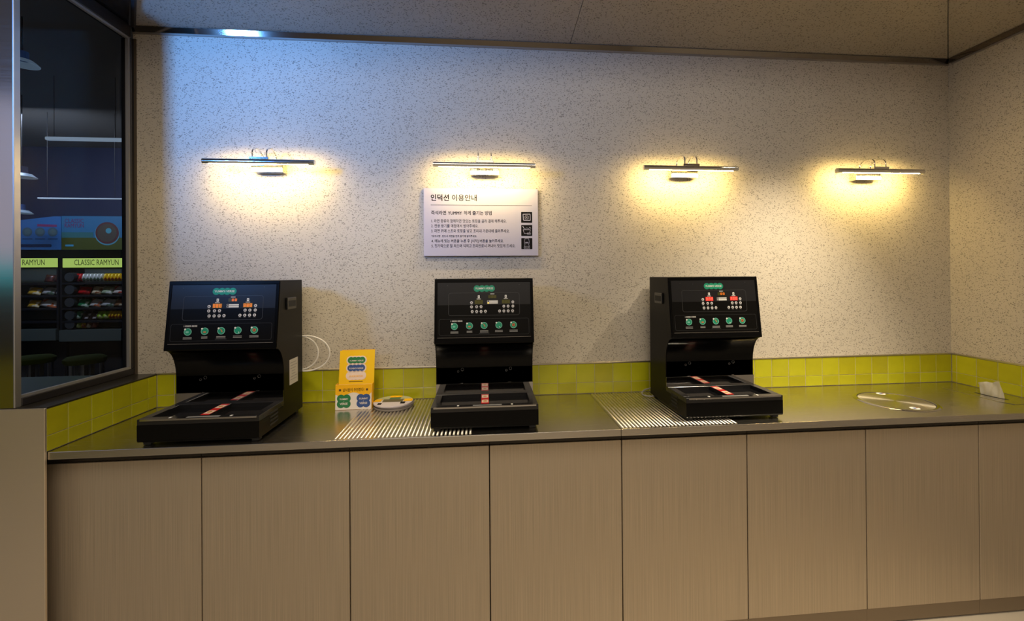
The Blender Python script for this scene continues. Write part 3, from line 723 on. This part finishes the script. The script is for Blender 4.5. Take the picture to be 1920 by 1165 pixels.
cooker(1.077, 1.786, 'rightmost black induction cooker with glowing red digits', 'red', [(c3, M_cablegrey, 0.0040), (c3b, M_cable, 0.0030)])

# ------------------------------------------------------------------ brochure stand and coasters
def cloud(bm, cx, cy, w_, h_, n, z0, z1):
    r = h_ / 2
    for k in range(n):
        disc(bm, cx - w_ / 2 + r + (w_ - 2 * r) * k / (n - 1), cy, r, z0, z1 + k * 1e-6, 20)
    return bm
bs = thing('brochure_stand', 'yellow card brochure stand leaning by the leftmost cooker cables', 'stand', (-0.6185, 2.142, ZC), rz=0.02)
lean = math.radians(80)
back = obj('back_card', bx(-0.083, 0.083, 0.0, 0.272, -0.0015, 0.0, bev=0.0005), M_yellow, bs, (0, 0.016, 0.001), (lean, 0, 0))
obj('top_fold', bx(-0.074, 0.083, 0.2722, 0.2755, -0.006, 0.0), M_yellow2, back)
for (cyy, c_, txt, tc) in ((0.225, M_cardgreen, 'YUMMY-VERSE', M_cardwhite), (0.188, M_cardblue, 'FUNNY-VERSE', M_cardwhite), (0.151, None, 'GUIDE BOOK', M_yellow2)):
    obj('cloud_outline', cloud(BM(), -0.003, cyy, 0.096, 0.042, 4, 0.0002, 0.0005), mat('cloud_pink', srgb(238, 215, 200), 0.45), back)
    if c_: obj('cloud', cloud(BM(), -0.003, cyy, 0.084, 0.031, 4, 0.0006, 0.0009), c_, back)
    lettering(txt, back, (-0.003, cyy - 0.006, 0.0013), tc, width=0.066, bold=0.010, align='CENTER')
obj('printed_line', bx(-0.036, 0.030, 0.122, 0.1245, 0.0002, 0.0005), M_ink, back)
for s in (-1, 1):
    for k in range(3):
        obj('spark', bx(s * 0.055 - 0.008 + 0.004 * k, s * 0.055 + 0.006, 0.055 + 0.016 * k, 0.0575 + 0.016 * k, 0.0002, 0.0005), M_orange, back)
fr = obj('front_pocket', bx(-0.083, 0.083, 0.0, 0.118, -0.0015, 0.0, bev=0.0005), M_cardwhite, bs, (-0.002, -0.012, 0.001), (math.radians(86), 0, 0))
obj('yellow_band', prism_z(BM(), [(-0.0828, 0.1178), (-0.0828, 0.072)] + [(-0.0828 + 0.1656 * k / 14, 0.072 - 0.008 * math.sin(math.pi * k / 14 * 3)) for k in range(1, 14)] + [(0.0828, 0.078), (0.0828, 0.1178)], 0.0002, 0.0004), M_yellow2, fr)
lettering('남사원이 추천한다!', fr, (0, 0.086, 0.0008), M_ink, width=0.098, size=0.018, bold=0.012, align='CENTER')
for s in (-1, 1): obj('printed_mark', bx(s * 0.062 - 0.005, s * 0.062 + 0.005, 0.087, 0.097, 0.0005, 0.0007), mat('brown_ink', (0.10, 0.05, 0.01, 1), 0.5), fr)
for cx_, mt, t1_ in ((-0.044, M_cardgreen, 'YUMMY'), (0.046, M_cardblue, 'FUNNY')):
    b = BM()
    for dx in (-0.013, 0.013):
        for dy in (-0.013, 0.013): disc(b, cx_ + dx, 0.040 + dy, 0.0185, 0.0006, 0.0009 + (dx + dy) * 1e-4, 20)
    prism_z(b, [(cx_ - 0.012, 0.028), (cx_ + 0.012, 0.028), (cx_ + 0.012, 0.052), (cx_ - 0.012, 0.052)], 0.0006, 0.00088)
    obj('cloud', b, mt, fr)
    lettering(t1_, fr, (cx_, 0.046, 0.0014), M_cardwhite, width=0.040, bold=0.02, align='CENTER')
    lettering('-', fr, (cx_, 0.036, 0.0014), M_cardwhite, size=0.012, bold=0.02, align='CENTER')
    lettering('VERSE', fr, (cx_, 0.024, 0.0014), M_cardwhite, width=0.036, bold=0.02, align='CENTER')
obj('side_flap', prism_x(BM(), [(-0.010, 0.002), (0.016, 0.002), (0.036, 0.118), (-0.003, 0.118)], 0.0835, 0.0845), M_yellow2, bs)
obj('side_flap', prism_x(BM(), [(-0.010, 0.002), (0.016, 0.002), (0.036, 0.118), (-0.003, 0.118)], -0.0855, -0.0845), M_yellow2, bs)

RC = 0.093
for k, (dx, dy, lab) in enumerate(((0.004, -0.006, 'bottom grey round coaster of the stack beside the brochure stand'),
                                   (0.006, 0.002, 'middle grey round coaster of the stack beside the brochure stand'),
                                   (0.0, 0.0, 'top printed round coaster with yellow and green patches, on the stack'))):
    c = thing('coaster', lab, 'coaster', (-0.442 + dx, 2.168 + dy, ZC + 0.0022 + 0.0078 * k), rz=0.4 * k, group='round coasters on the counter')
    obj('disc', lathe(BM(), [(0, 0), (RC - 0.001, 0), (RC, 0.001), (RC, 0.0066), (RC - 0.001, 0.0075), (0, 0.0075)], 48), mat('coaster_grey', srgb(120, 112, 108), 0.5) if k < 2 else mat('coaster_top', srgb(205, 195, 200), 0.5), c)
    if k == 2:
        c.rotation_euler = (0, 0, 0)
        def cap(y0, y1, mt, nm, z=0.0077, x0=-1, x1=1):
            pts = []
            R = RC - 0.0015
            f = lambda y: math.sqrt(max(0, R * R - y * y))
            n = 14
            for i in range(n + 1):
                y = y0 + (y1 - y0) * i / n; pts.append((min(x1, f(y)), y))
            for i in range(n, -1, -1):
                y = y0 + (y1 - y0) * i / n; pts.append((max(x0, -f(y)), y))
            q = []
            for p_ in pts:
                if not q or (Vector(p_) - Vector(q[-1])).length > 1e-5: q.append(p_)
            obj(nm, prism_z(BM(), q, z, z + 0.0003), mt, c)
        cap(0.012, 0.0912, mat('coaster_sage', srgb(178, 178, 140), 0.5), 'printed_patch')
        cap(0.060, 0.0905, M_yellow2, 'printed_patch', 0.0081, -0.03, 0.03)
        cap(-0.012, 0.030, M_yellow2, 'printed_patch', 0.0081, -1, -0.058)
        cap(-0.012, 0.030, M_yellow2, 'printed_patch', 0.0081, 0.050, 1)
        cap(0.026, 0.058, mat('coaster_teal', srgb(70, 110, 85), 0.5), 'printed_patch', 0.0081, -0.025, 0.028)
        cap(-0.020, 0.026, mat('coaster_brown', srgb(92, 84, 66), 0.5), 'printed_patch', 0.0081, -0.050, 0.046)
        cap(-0.060, -0.034, M_ink, 'printed_patch', 0.0081, -0.064, -0.046)
        cap(-0.050, -0.020, M_ink, 'printed_patch', 0.0081, 0.040, 0.062)

# ------------------------------------------------------------------ the store beyond the window
YS = 6.5
def rect_at(px0, py0, px1, py1, Y): a = at(px0, py1, Y); b = at(px1, py0, Y); return a.x, b.x, a.z, b.z
M_rack = mat('rack_grey', srgb(64, 70, 74), 0.6); M_rackdark = mat('rack_dark', srgb(16, 17, 24), 0.5)
M_lime = mat('lime_lightbox', srgb(90, 100, 50), 0.5, emis=srgb(184, 208, 96), strength=0.9)
sg = M_lime
racks = []
for nm, px0, px1, lab in (('R', 117.5, 232, 'right'), ('L', -20, 110.5, 'left')):
    xa, xb, z0, z1 = rect_at(px0, 502, px1, 640, YS); z0, z1 = at(px0, 640, YS).z, at(px0, 503.5, YS).z
    rk = thing('snack_rack', '%s dark noodle packet rack under a lime lightbox, behind the glass' % lab, 'rack', ((xa + xb) / 2, YS, 0))
    hw = (xb - xa) / 2; cxm = (xa + xb) / 2
    zb1 = at(px0, 619, YS).z
    obj('back_panel', bx(-hw, hw, 0.32, 0.34, 0.3, z1 - 0.003), M_rack, rk)
    obj('base', bx(-hw, hw, -0.05, 0.34, z0, zb1), mat('rack_base', srgb(70, 78, 76), 0.5), rk)
    obj('kick', bx(-hw, hw, 0.10, 0.34, 0.0045, z0 - 0.001), M_storeblack, rk)
    for s in (-1, 1): obj('side', bx(s * hw - 0.012, s * hw + 0.012, -0.02, 0.34, zb1 + 0.001, z1 - 0.003), M_rackdark, rk)
    sh = []
    for k, py in enumerate((530.5, 554, 578, 602.5)):
        zz = at(100, py, YS).z; sh.append(zz)
        obj('shelf', bx(-hw + 0.013, hw - 0.013, -0.02, 0.318, zz - 0.025, zz), M_rackdark, rk)
    sh.append(zb1)
    if nm == 'R':
        for zz in sh:
            b = BM(); tube(b, [(-hw + 0.10, -0.016, zz + 0.075), (-hw + 0.10, 0.10, zz + 0.075)], 0.062, 18)
            obj('round_bracket', b, mat('bracket', srgb(40, 44, 48), 0.6), rk)
    racks.append((nm, xa, xb, sh))
    # lightbox sign above
    x0, x1, a0, a1 = rect_at(px0, 484.3, px1 - 0.5, 502, YS)
    lb = thing('lightbox_sign', 'lime lightbox reading CLASSIC RAMYUN' if nm == 'R' else 'lime lightbox half hidden by the pillar, reading RAMYUN', 'sign', ((x0 + x1) / 2, YS, a0))
    obj('lightbox', bx(-(x1 - x0) / 2 + 0.008, (x1 - x0) / 2 - 0.008, -0.012, 0.0, 0, a1 - a0, bev=0.003), sg, lb)
    if nm == 'R':
        p = at(141, 497.5, YS); q = at(224, 497.5, YS)
        lettering('CLASSIC RAMYUN', lb, (p.x - (x0 + x1) / 2, -0.0135, p.z - a0), M_ink, RX90, width=q.x - p.x, size=0.110, bold=0.0)
    else:
        p = at(44, 497.5, YS); q = at(85.5, 497.5, YS)
        lettering('RAMYUN', lb, (p.x - (x0 + x1) / 2, -0.0135, p.z - a0), M_ink, RX90, width=q.x - p.x, size=0.110, bold=0.0)
# posters
def poster(px0, px1, label):
    x0, x1, z0, z1 = rect_at(px0, 405.5, px1, 468.5, YS)
    p = thing('poster', label, 'poster', (x0, YS + 0.02, z0)); return p, x1 - x0, z1 - z0
pE = lambda n, r, g, b, s=0.06: mat(n, srgb(r, g, b), 0.5, emis=srgb(r, g, b), strength=s)  # printed posters given a faint glow in place of light on them
po, pw, ph = poster(113, 231.5, 'blue and green CLASSIC RAMYUN poster with a noodle bowl')
obj('board', bx(0, pw, 0, 0.02, 0, ph), pE('poster_blue', 34, 92, 132), po)
obj('green_field', bx(0, pw, -0.002, -0.0002, 0, ph * 0.36), pE('poster_green', 58, 66, 20), po)
obj('green_field', bx(0, pw * 0.5, -0.002, -0.0002, ph * 0.3602, ph * 0.52), pE('poster_teal', 40, 90, 96), po)
lettering('CLASSIC', po, (pw * 0.05, -0.003, ph * 0.80), pE('poster_plum', 96, 40, 88), RX90, width=pw * 0.30, size=0.082, bold=0.0)
lettering('RAMYUN', po, (pw * 0.05, -0.003, ph * 0.66), pE('poster_plum', 96, 40, 88), RX90, width=pw * 0.30, size=0.082, bold=0.0)
def pdisc(par, x, z, r, mt, d, nm): obj(nm, disc(BM(), 0, 0, r, 0, 0.001, 32), mt, par, (x, d, z), RX90)
bx_, bz_ = pw * 0.725, ph * 0.50
pdisc(po, bx_, bz_ - 0.01, ph * 0.345, pE('bowl_rim', 70, 130, 150), -0.003, 'bowl_picture')
pdisc(po, bx_, bz_, ph * 0.325, pE('bowl_dark', 72, 34, 40), -0.0045, 'bowl_picture')
pdisc(po, bx_, bz_, ph * 0.27, pE('bowl_soup', 62, 56, 50), -0.006, 'bowl_picture')
pdisc(po, bx_ + 0.02, bz_ + 0.03, ph * 0.08, pE('bowl_egg', 60, 130, 150), -0.0075, 'bowl_picture')
obj('printed_mark', bx(pw * 0.06, pw * 0.19, -0.004, -0.0022, ph * 0.10, ph * 0.155), pE('poster_lightblue', 60, 130, 165), po)
po, pw, ph = poster(-20, 111.5, 'blue poster of three round dishes partly behind the pillar')
obj('board', prism_z(BM(), [(0, 0), (pw, 0), (pw, ph), (pw * 0.9, ph), (0, ph * 0.78)], 0, 0.02), pE('poster_blue2', 40, 92, 150), po, (0, 0.02, 0), RX90)
px = lambda v: (v + 20) / 131.5 * pw
for cx_ in (48, 72, 96):
    pdisc(po, px(cx_), ph * 0.53, ph * 0.135, pE('dish', 60, 84, 100), -0.001, 'dish_picture')
    pdisc(po, px(cx_) + 0.005, ph * 0.53, ph * 0.085, pE('dish_in', 74, 96, 104), -0.0025, 'dish_picture')
    obj('printed_line', bx(px(cx_) - 0.06, px(cx_) + 0.06, -0.002, -0.0005, ph * 0.31, ph * 0.335), pE('poster_ink', 30, 56, 96), po)
obj('red_ribbon', bx(px(65), px(102), -0.002, -0.0005, ph * 0.74, ph * 0.81), pE('poster_red', 110, 44, 88), po, (0, 0, 0), (0, math.radians(2), 0))
obj('dark_bar', prism_z(BM(), rrect(px(-10), px(94), ph * 0.075, ph * 0.165, 0.02, 4), 0, 0.001), pE('poster_navy', 22, 40, 76), po, (0, -0.001, 0), RX90)

# noodle packets: pillow bags standing in the racks
pk_mesh = {}
def packet_mesh(w_, h_, d_, colname, color, accent):
    k = (round(w_, 3), round(h_, 3), colname)
    if k in pk_mesh: return pk_mesh[k]
    b = BM(); nx, ny = 5, 6
    def P(i, j, s):
        u = i / nx * 2 - 1; v = j / ny * 2 - 1
        f = max(0, (1 - u * u)) ** 0.5 * max(0, (1 - v ** 4)) ** 0.6
        return (u * w_ / 2 * (1 - 0.05 * (1 - v * v) * 0), s * (d_ / 2 * f + 0.002), (v + 1) * h_ / 2)
    G1 = [[b.verts.new(P(i, j, -1)) for j in range(ny + 1)] for i in range(nx + 1)]
    G2 = [[b.verts.new(P(i, j, 1)) for j in range(ny + 1)] for i in range(nx + 1)]
    for i in range(nx):
        for j in range(ny):
            b.faces.new((G1[i][j], G1[i + 1][j], G1[i + 1][j + 1], G1[i][j + 1])); b.faces.new((G2[i][j], G2[i][j + 1], G2[i + 1][j + 1], G2[i + 1][j]))
    for i in range(nx):
        b.faces.new((G1[i][0], G2[i][0], G2[i + 1][0], G1[i + 1][0])); b.faces.new((G1[i][ny], G1[i + 1][ny], G2[i + 1][ny], G2[i][ny]))
    for j in range(ny):
        b.faces.new((G1[0][j], G1[0][j + 1], G2[0][j + 1], G2[0][j])); b.faces.new((G1[nx][j], G2[nx][j], G2[nx][j + 1], G1[nx][j + 1]))
    me = bpy.data.meshes.new('packet'); bmesh.ops.recalc_face_normals(b, faces=b.faces); b.to_mesh(me); b.free()
    for p in me.polygons: p.use_smooth = True
    mname = 'foil_' + colname
    if mname not in MATS:
        m = mat(mname, color, 0.28, 0.15)
        bs_ = m.node_tree.nodes['Principled BSDF']; tc = N(m, 'ShaderNodeTexCoord')
        n = N(m, 'ShaderNodeTexNoise'); n.inputs['Scale'].default_value = 16; n.inputs['Detail'].default_value = 1
        L(m, tc.outputs['Object'], n.inputs['Vector'])
        f = mathn(m, 'MULTIPLY', mathn(m, 'SUBTRACT', n.outputs['Fac'], 0.52), 20, True)
        L(m, mixc(m, f, color, accent), bs_.inputs['Base Color'])
    me.materials.append(MATS[mname]); pk_mesh[k] = me
    return me
PC = {'red': (srgb(190, 25, 30), srgb(130, 15, 20)), 'silver': (srgb(190, 190, 190), srgb(90, 110, 90)), 'yellow': (srgb(220, 180, 30), srgb(150, 70, 30)),
      'cream': (srgb(225, 205, 170), srgb(150, 90, 60)), 'pale green': (srgb(170, 185, 150), srgb(220, 220, 210)), 'red and white': (srgb(215, 200, 190), srgb(190, 60, 40)),
      'green': (srgb(40, 130, 80), srgb(190, 210, 190)), 'white': (srgb(215, 210, 205), srgb(200, 110, 70)), 'brown': (srgb(140, 100, 70), srgb(200, 190, 160)),
      'black': (srgb(45, 30, 32), srgb(200, 190, 190)), 'lime': (srgb(140, 185, 40), srgb(210, 220, 140)), 'maroon': (srgb(110, 30, 35), srgb(150, 80, 60)),
      'gold': (srgb(215, 170, 60), srgb(240, 225, 190)), 'dark': (srgb(70, 40, 42), srgb(110, 60, 50))}
rown = ['top', 'second', 'third', 'fourth', 'bottom']
ordn = ['first', 'second', 'third', 'fourth', 'fifth', 'sixth', 'seventh', 'eighth', 'ninth', 'tenth', 'eleventh', 'twelfth', 'thirteenth', 'fourteenth', 'fifteenth']
zx_ = lambda v: 30 + v / 5.296
def rowset(rk, row, items, h_):
    nm, xa, xb, sh = rk
    side = 'right' if nm == 'R' else 'left'
    for k, (a, b, c, tilt) in enumerate(items):
        x0, x1 = at(zx_(a), 540, YS).x, at(zx_(b), 540, YS).x
        upright = (b - a) < 60
        o = obj('noodle_packet', packet_mesh((x1 - x0) * (1.05 if upright else 1.0), h_, 0.05 if not upright else 0.10, c, *PC[c]), None, None, ((x0 + x1) / 2, YS + 0.06 + 0.004 * (k % 2), sh[row] + (0.017 if upright else 0.010)), (math.radians(-18), math.radians(tilt), 0))
        tag(o, '%s noodle packet, %s from left on the %s shelf of the %s rack' % (c, ordn[k], rown[row], side), 'packet', 'noodle packets in the store racks')
R_, L_ = racks
up_ = lambda a, b, n, c: [(a + (b - a) * i / n, a + (b - a) * (i + 1) / n, c, 0) for i in range(n)]
rowset(R_, 0, [(556, 588, 'red', 0), (590, 622, 'red', 0)] + up_(626, 836, 6, 'silver') + up_(842, 1050, 6, 'yellow'), 0.115)
rowset(R_, 1, [(560, 690, 'red', 8), (706, 800, 'cream', 6), (806, 915, 'pale green', 8), (920, 1050, 'red and white', 6)], 0.110)
rowset(R_, 2, [(552, 678, 'green', 8), (684, 795, 'white', 10), (802, 930, 'silver', 9), (934, 1050, 'brown', 5)], 0.112)
rowset(R_, 3, [(550, 604, 'green', 0), (608, 686, 'black', 4), (690, 768, 'black', 4), (772, 826, 'lime', 0), (830, 884, 'lime', 0)] + up_(888, 1050, 5, 'yellow'), 0.115)
rowset(R_, 4, [(558, 608, 'lime', 0), (610, 660, 'yellow', 0), (662, 712, 'brown', 0), (714, 764, 'maroon', 0)], 0.080)
rowset(L_, 0, [(235, 325, 'dark', 3), (330, 425, 'dark', 3)], 0.105)
rowset(L_, 1, [(64, 196, 'gold', 7), (206, 330, 'silver', 8), (352, 425, 'white', 6)], 0.105)
rowset(L_, 2, [(64, 180, 'gold', 5), (186, 350, 'white', 14), (356, 425, 'maroon', 4)], 0.105)

# hanging strip lamps and hooded pendants in the store
M_striplamp = mat('strip_lamp', srgb(165, 175, 185), 0.5, emis=srgb(150, 165, 178), strength=0.75)
for (p0, p1, py, Y, th, lab) in ((87, 231, 260, 4.5, 0.030, 'thicker pale strip lamp hanging high behind the glass'), (73, 231, 372, 5.5, 0.010, 'thin pale strip lamp hanging above the posters')):
    a, b = at(p0, py, Y), at(p1, py, Y)
    t = thing('strip_lamp', lab, 'ceiling lamp', ((a.x + b.x) / 2, Y, a.z), group='strip lamps in the store')
    hw = (b.x - a.x) / 2
    obj('tube', bx(-hw, hw, -0.02, 0.02, -th / 2, th / 2, bev=th * 0.2), M_striplamp, t)
    for s in (-0.8, 0.8): obj('wire', tube(BM(), [(s * hw, 0, th / 2), (s * hw, 0, H - a.z)], 0.002, 5), M_storeblack, t)
for (px_, py_, Y, s, lab) in ((52, 118, 3.5, 0.62, 'largest hooded pendant lamp high behind the glass'), (50, 330, 5.0, 0.75, 'middle small hooded pendant lamp behind the glass'), (46, 398, 6.1, 0.75, 'lowest small hooded pendant lamp above the left poster')):
    p = at(px_, py_, Y)
    t = thing('pendant_lamp', lab, 'pendant lamp', (p.x - 0.06 * s, Y, p.z), group='hooded pendant lamps in the store')
    obj('shade', lathe(BM(), [(0.15 * s, -0.02 * s), (0.152 * s, -0.017 * s), (0.10 * s, 0.03 * s), (0.06 * s, 0.032 * s), (0.055 * s, 0.02 * s), (0.135 * s, -0.018 * s)], 28), mat('pendant_shade', srgb(120, 135, 150), 0.4, emis=srgb(120, 140, 155), strength=0.35), t, smooth=True)
    obj('housing', lathe(BM(), [(0.0, 0.033 * s), (0.058 * s, 0.033 * s), (0.058 * s, 0.13 * s), (0.0, 0.14 * s)], 20), mat('pendant_blue', srgb(40, 58, 95), 0.4, emis=srgb(30, 50, 90), strength=0.3), t)
    obj('cord', tube(BM(), [(0, 0, 0.14 * s), (0, 0, H - p.z)], 0.004, 6), M_storeblack, t)

# bar stools with lime seats
M_seat = mat('lime_seat', srgb(60, 72, 6), 0.85, spec=0.1)
for (px_, lab) in ((160, 'dark bar stool with lime seat nearer the wall corner'), (62, 'dark bar stool with lime seat nearer the pillar')):
    p = at(px_, 671, 3.8)
    t = thing('bar_stool', lab, 'stool', (p.x, 3.8, 0.0042), group='bar stools behind the glass')
    sz = p.z
    obj('seat', lathe(BM(), [(0, sz - 0.045), (0.120, sz - 0.045), (0.130, sz - 0.03), (0.130, sz - 0.008), (0.11, sz + 0.008), (0, sz + 0.012)], 36), M_seat, t, smooth=True)
    obj('post', lathe(BM(), [(0, 0.03), (0.028, 0.03), (0.028, sz - 0.0455), (0, sz - 0.0455)], 16), M_bead, t)
    obj('base', lathe(BM(), [(0, 0), (0.15, 0), (0.15, 0.010), (0.04, 0.029), (0, 0.029)], 32), M_frame, t)
    obj('footrest', tube(BM(), [(0.11 * math.cos(2 * math.pi * k / 24), 0.11 * math.sin(2 * math.pi * k / 24), 0.30) for k in range(24)], 0.009, 6, True), M_bead, t)
    for k in range(7):
        a = 2 * math.pi * k / 7 + 0.3
        obj('skirt_slat', bx(-0.012, 0.012, 0.108, 0.112, sz - 0.17, sz - 0.047), M_bead if k % 2 else M_frame, t, (0, 0, 0), (0, 0, a))

# ------------------------------------------------------------------ things beside the camera that light or mirror in the steel
for (_l, _t, _p, _n) in SPOTS:
    t = thing('spotlight', 'round black ceiling spotlight above the %s half of the counter' % _n, 'lamp', _l)
    t.rotation_euler = (Vector(_t) - Vector(_l)).to_track_quat('-Z', 'Y').to_euler()
    obj('can', lathe(BM(), [(0.034, -0.004), (0.050, -0.03), (0.052, -0.03), (0.052, 0.10), (0.0, 0.11), (0.0, 0.095), (0.046, 0.09), (0.046, -0.02), (0.034, 0.0)], 24), M_frame, t, smooth=True)
    obj('stem', tube(BM(), [(0, 0, 0.11), (0, 0.02, 0.20)], 0.010, 8), M_frame, t)
t = thing('led_panel', 'cool white LED floodlight panel high beside the pillar', 'lamp', PANEL_LOC)
t.rotation_euler = _pd.to_track_quat('-Z', 'Y').to_euler()
obj('housing', bx(-0.125, 0.125, -0.22, 0.22, 0.002, 0.05, bev=0.004), M_frame, t)
obj('lens', bx(-0.115, 0.115, -0.21, 0.21, -0.001, 0.0015), mat('cool_lens', (0.7, 0.8, 1, 1), 0.4, emis=(0.35, 0.62, 1.0, 1), strength=5), t)
obj('hanger', tube(BM(), [(0, 0, 0.05), (0, 0, 0.10)], 0.012, 8), M_frame, t)
t = thing('reflection_board', 'pale glowing board added left of the camera for the pillar reflection', 'sign', (-4.6, -1.1, 1.62), rz=math.radians(-28))  # unseen glowing board added for the pillar steel to mirror
obj('board', bx(-0.9, 0.9, -0.04, 0.04, 0.10, 1.70), mat('glow_board', srgb(200, 195, 215), 0.5, emis=(0.62, 0.60, 0.80, 1), strength=0.55), t)
obj('teal_band', bx(-0.9, 0.9, -0.04, 0.04, -0.08, 0.098), mat('teal_band', srgb(0, 170, 180), 0.5, emis=srgb(0, 175, 190), strength=0.7), t)
t = thing('reflection_block', 'lime fronted block added left of the camera for the pillar reflection', 'counter', (-4.6, -1.0, 0.0005), rz=math.radians(-28))  # unseen lime block added for the pillar steel to mirror
obj('front', bx(-1.1, 1.1, -0.3, 0.3, 0, 0.86, bev=0.004), mat('block_lime', (0.40, 0.40, 0.02, 1), 0.4, emis=(0.40, 0.40, 0.02, 1), strength=0.0), t)
obj('top', bx(-1.14, 1.14, -0.33, 0.33, 0.861, 0.90, bev=0.004), M_frame, t)
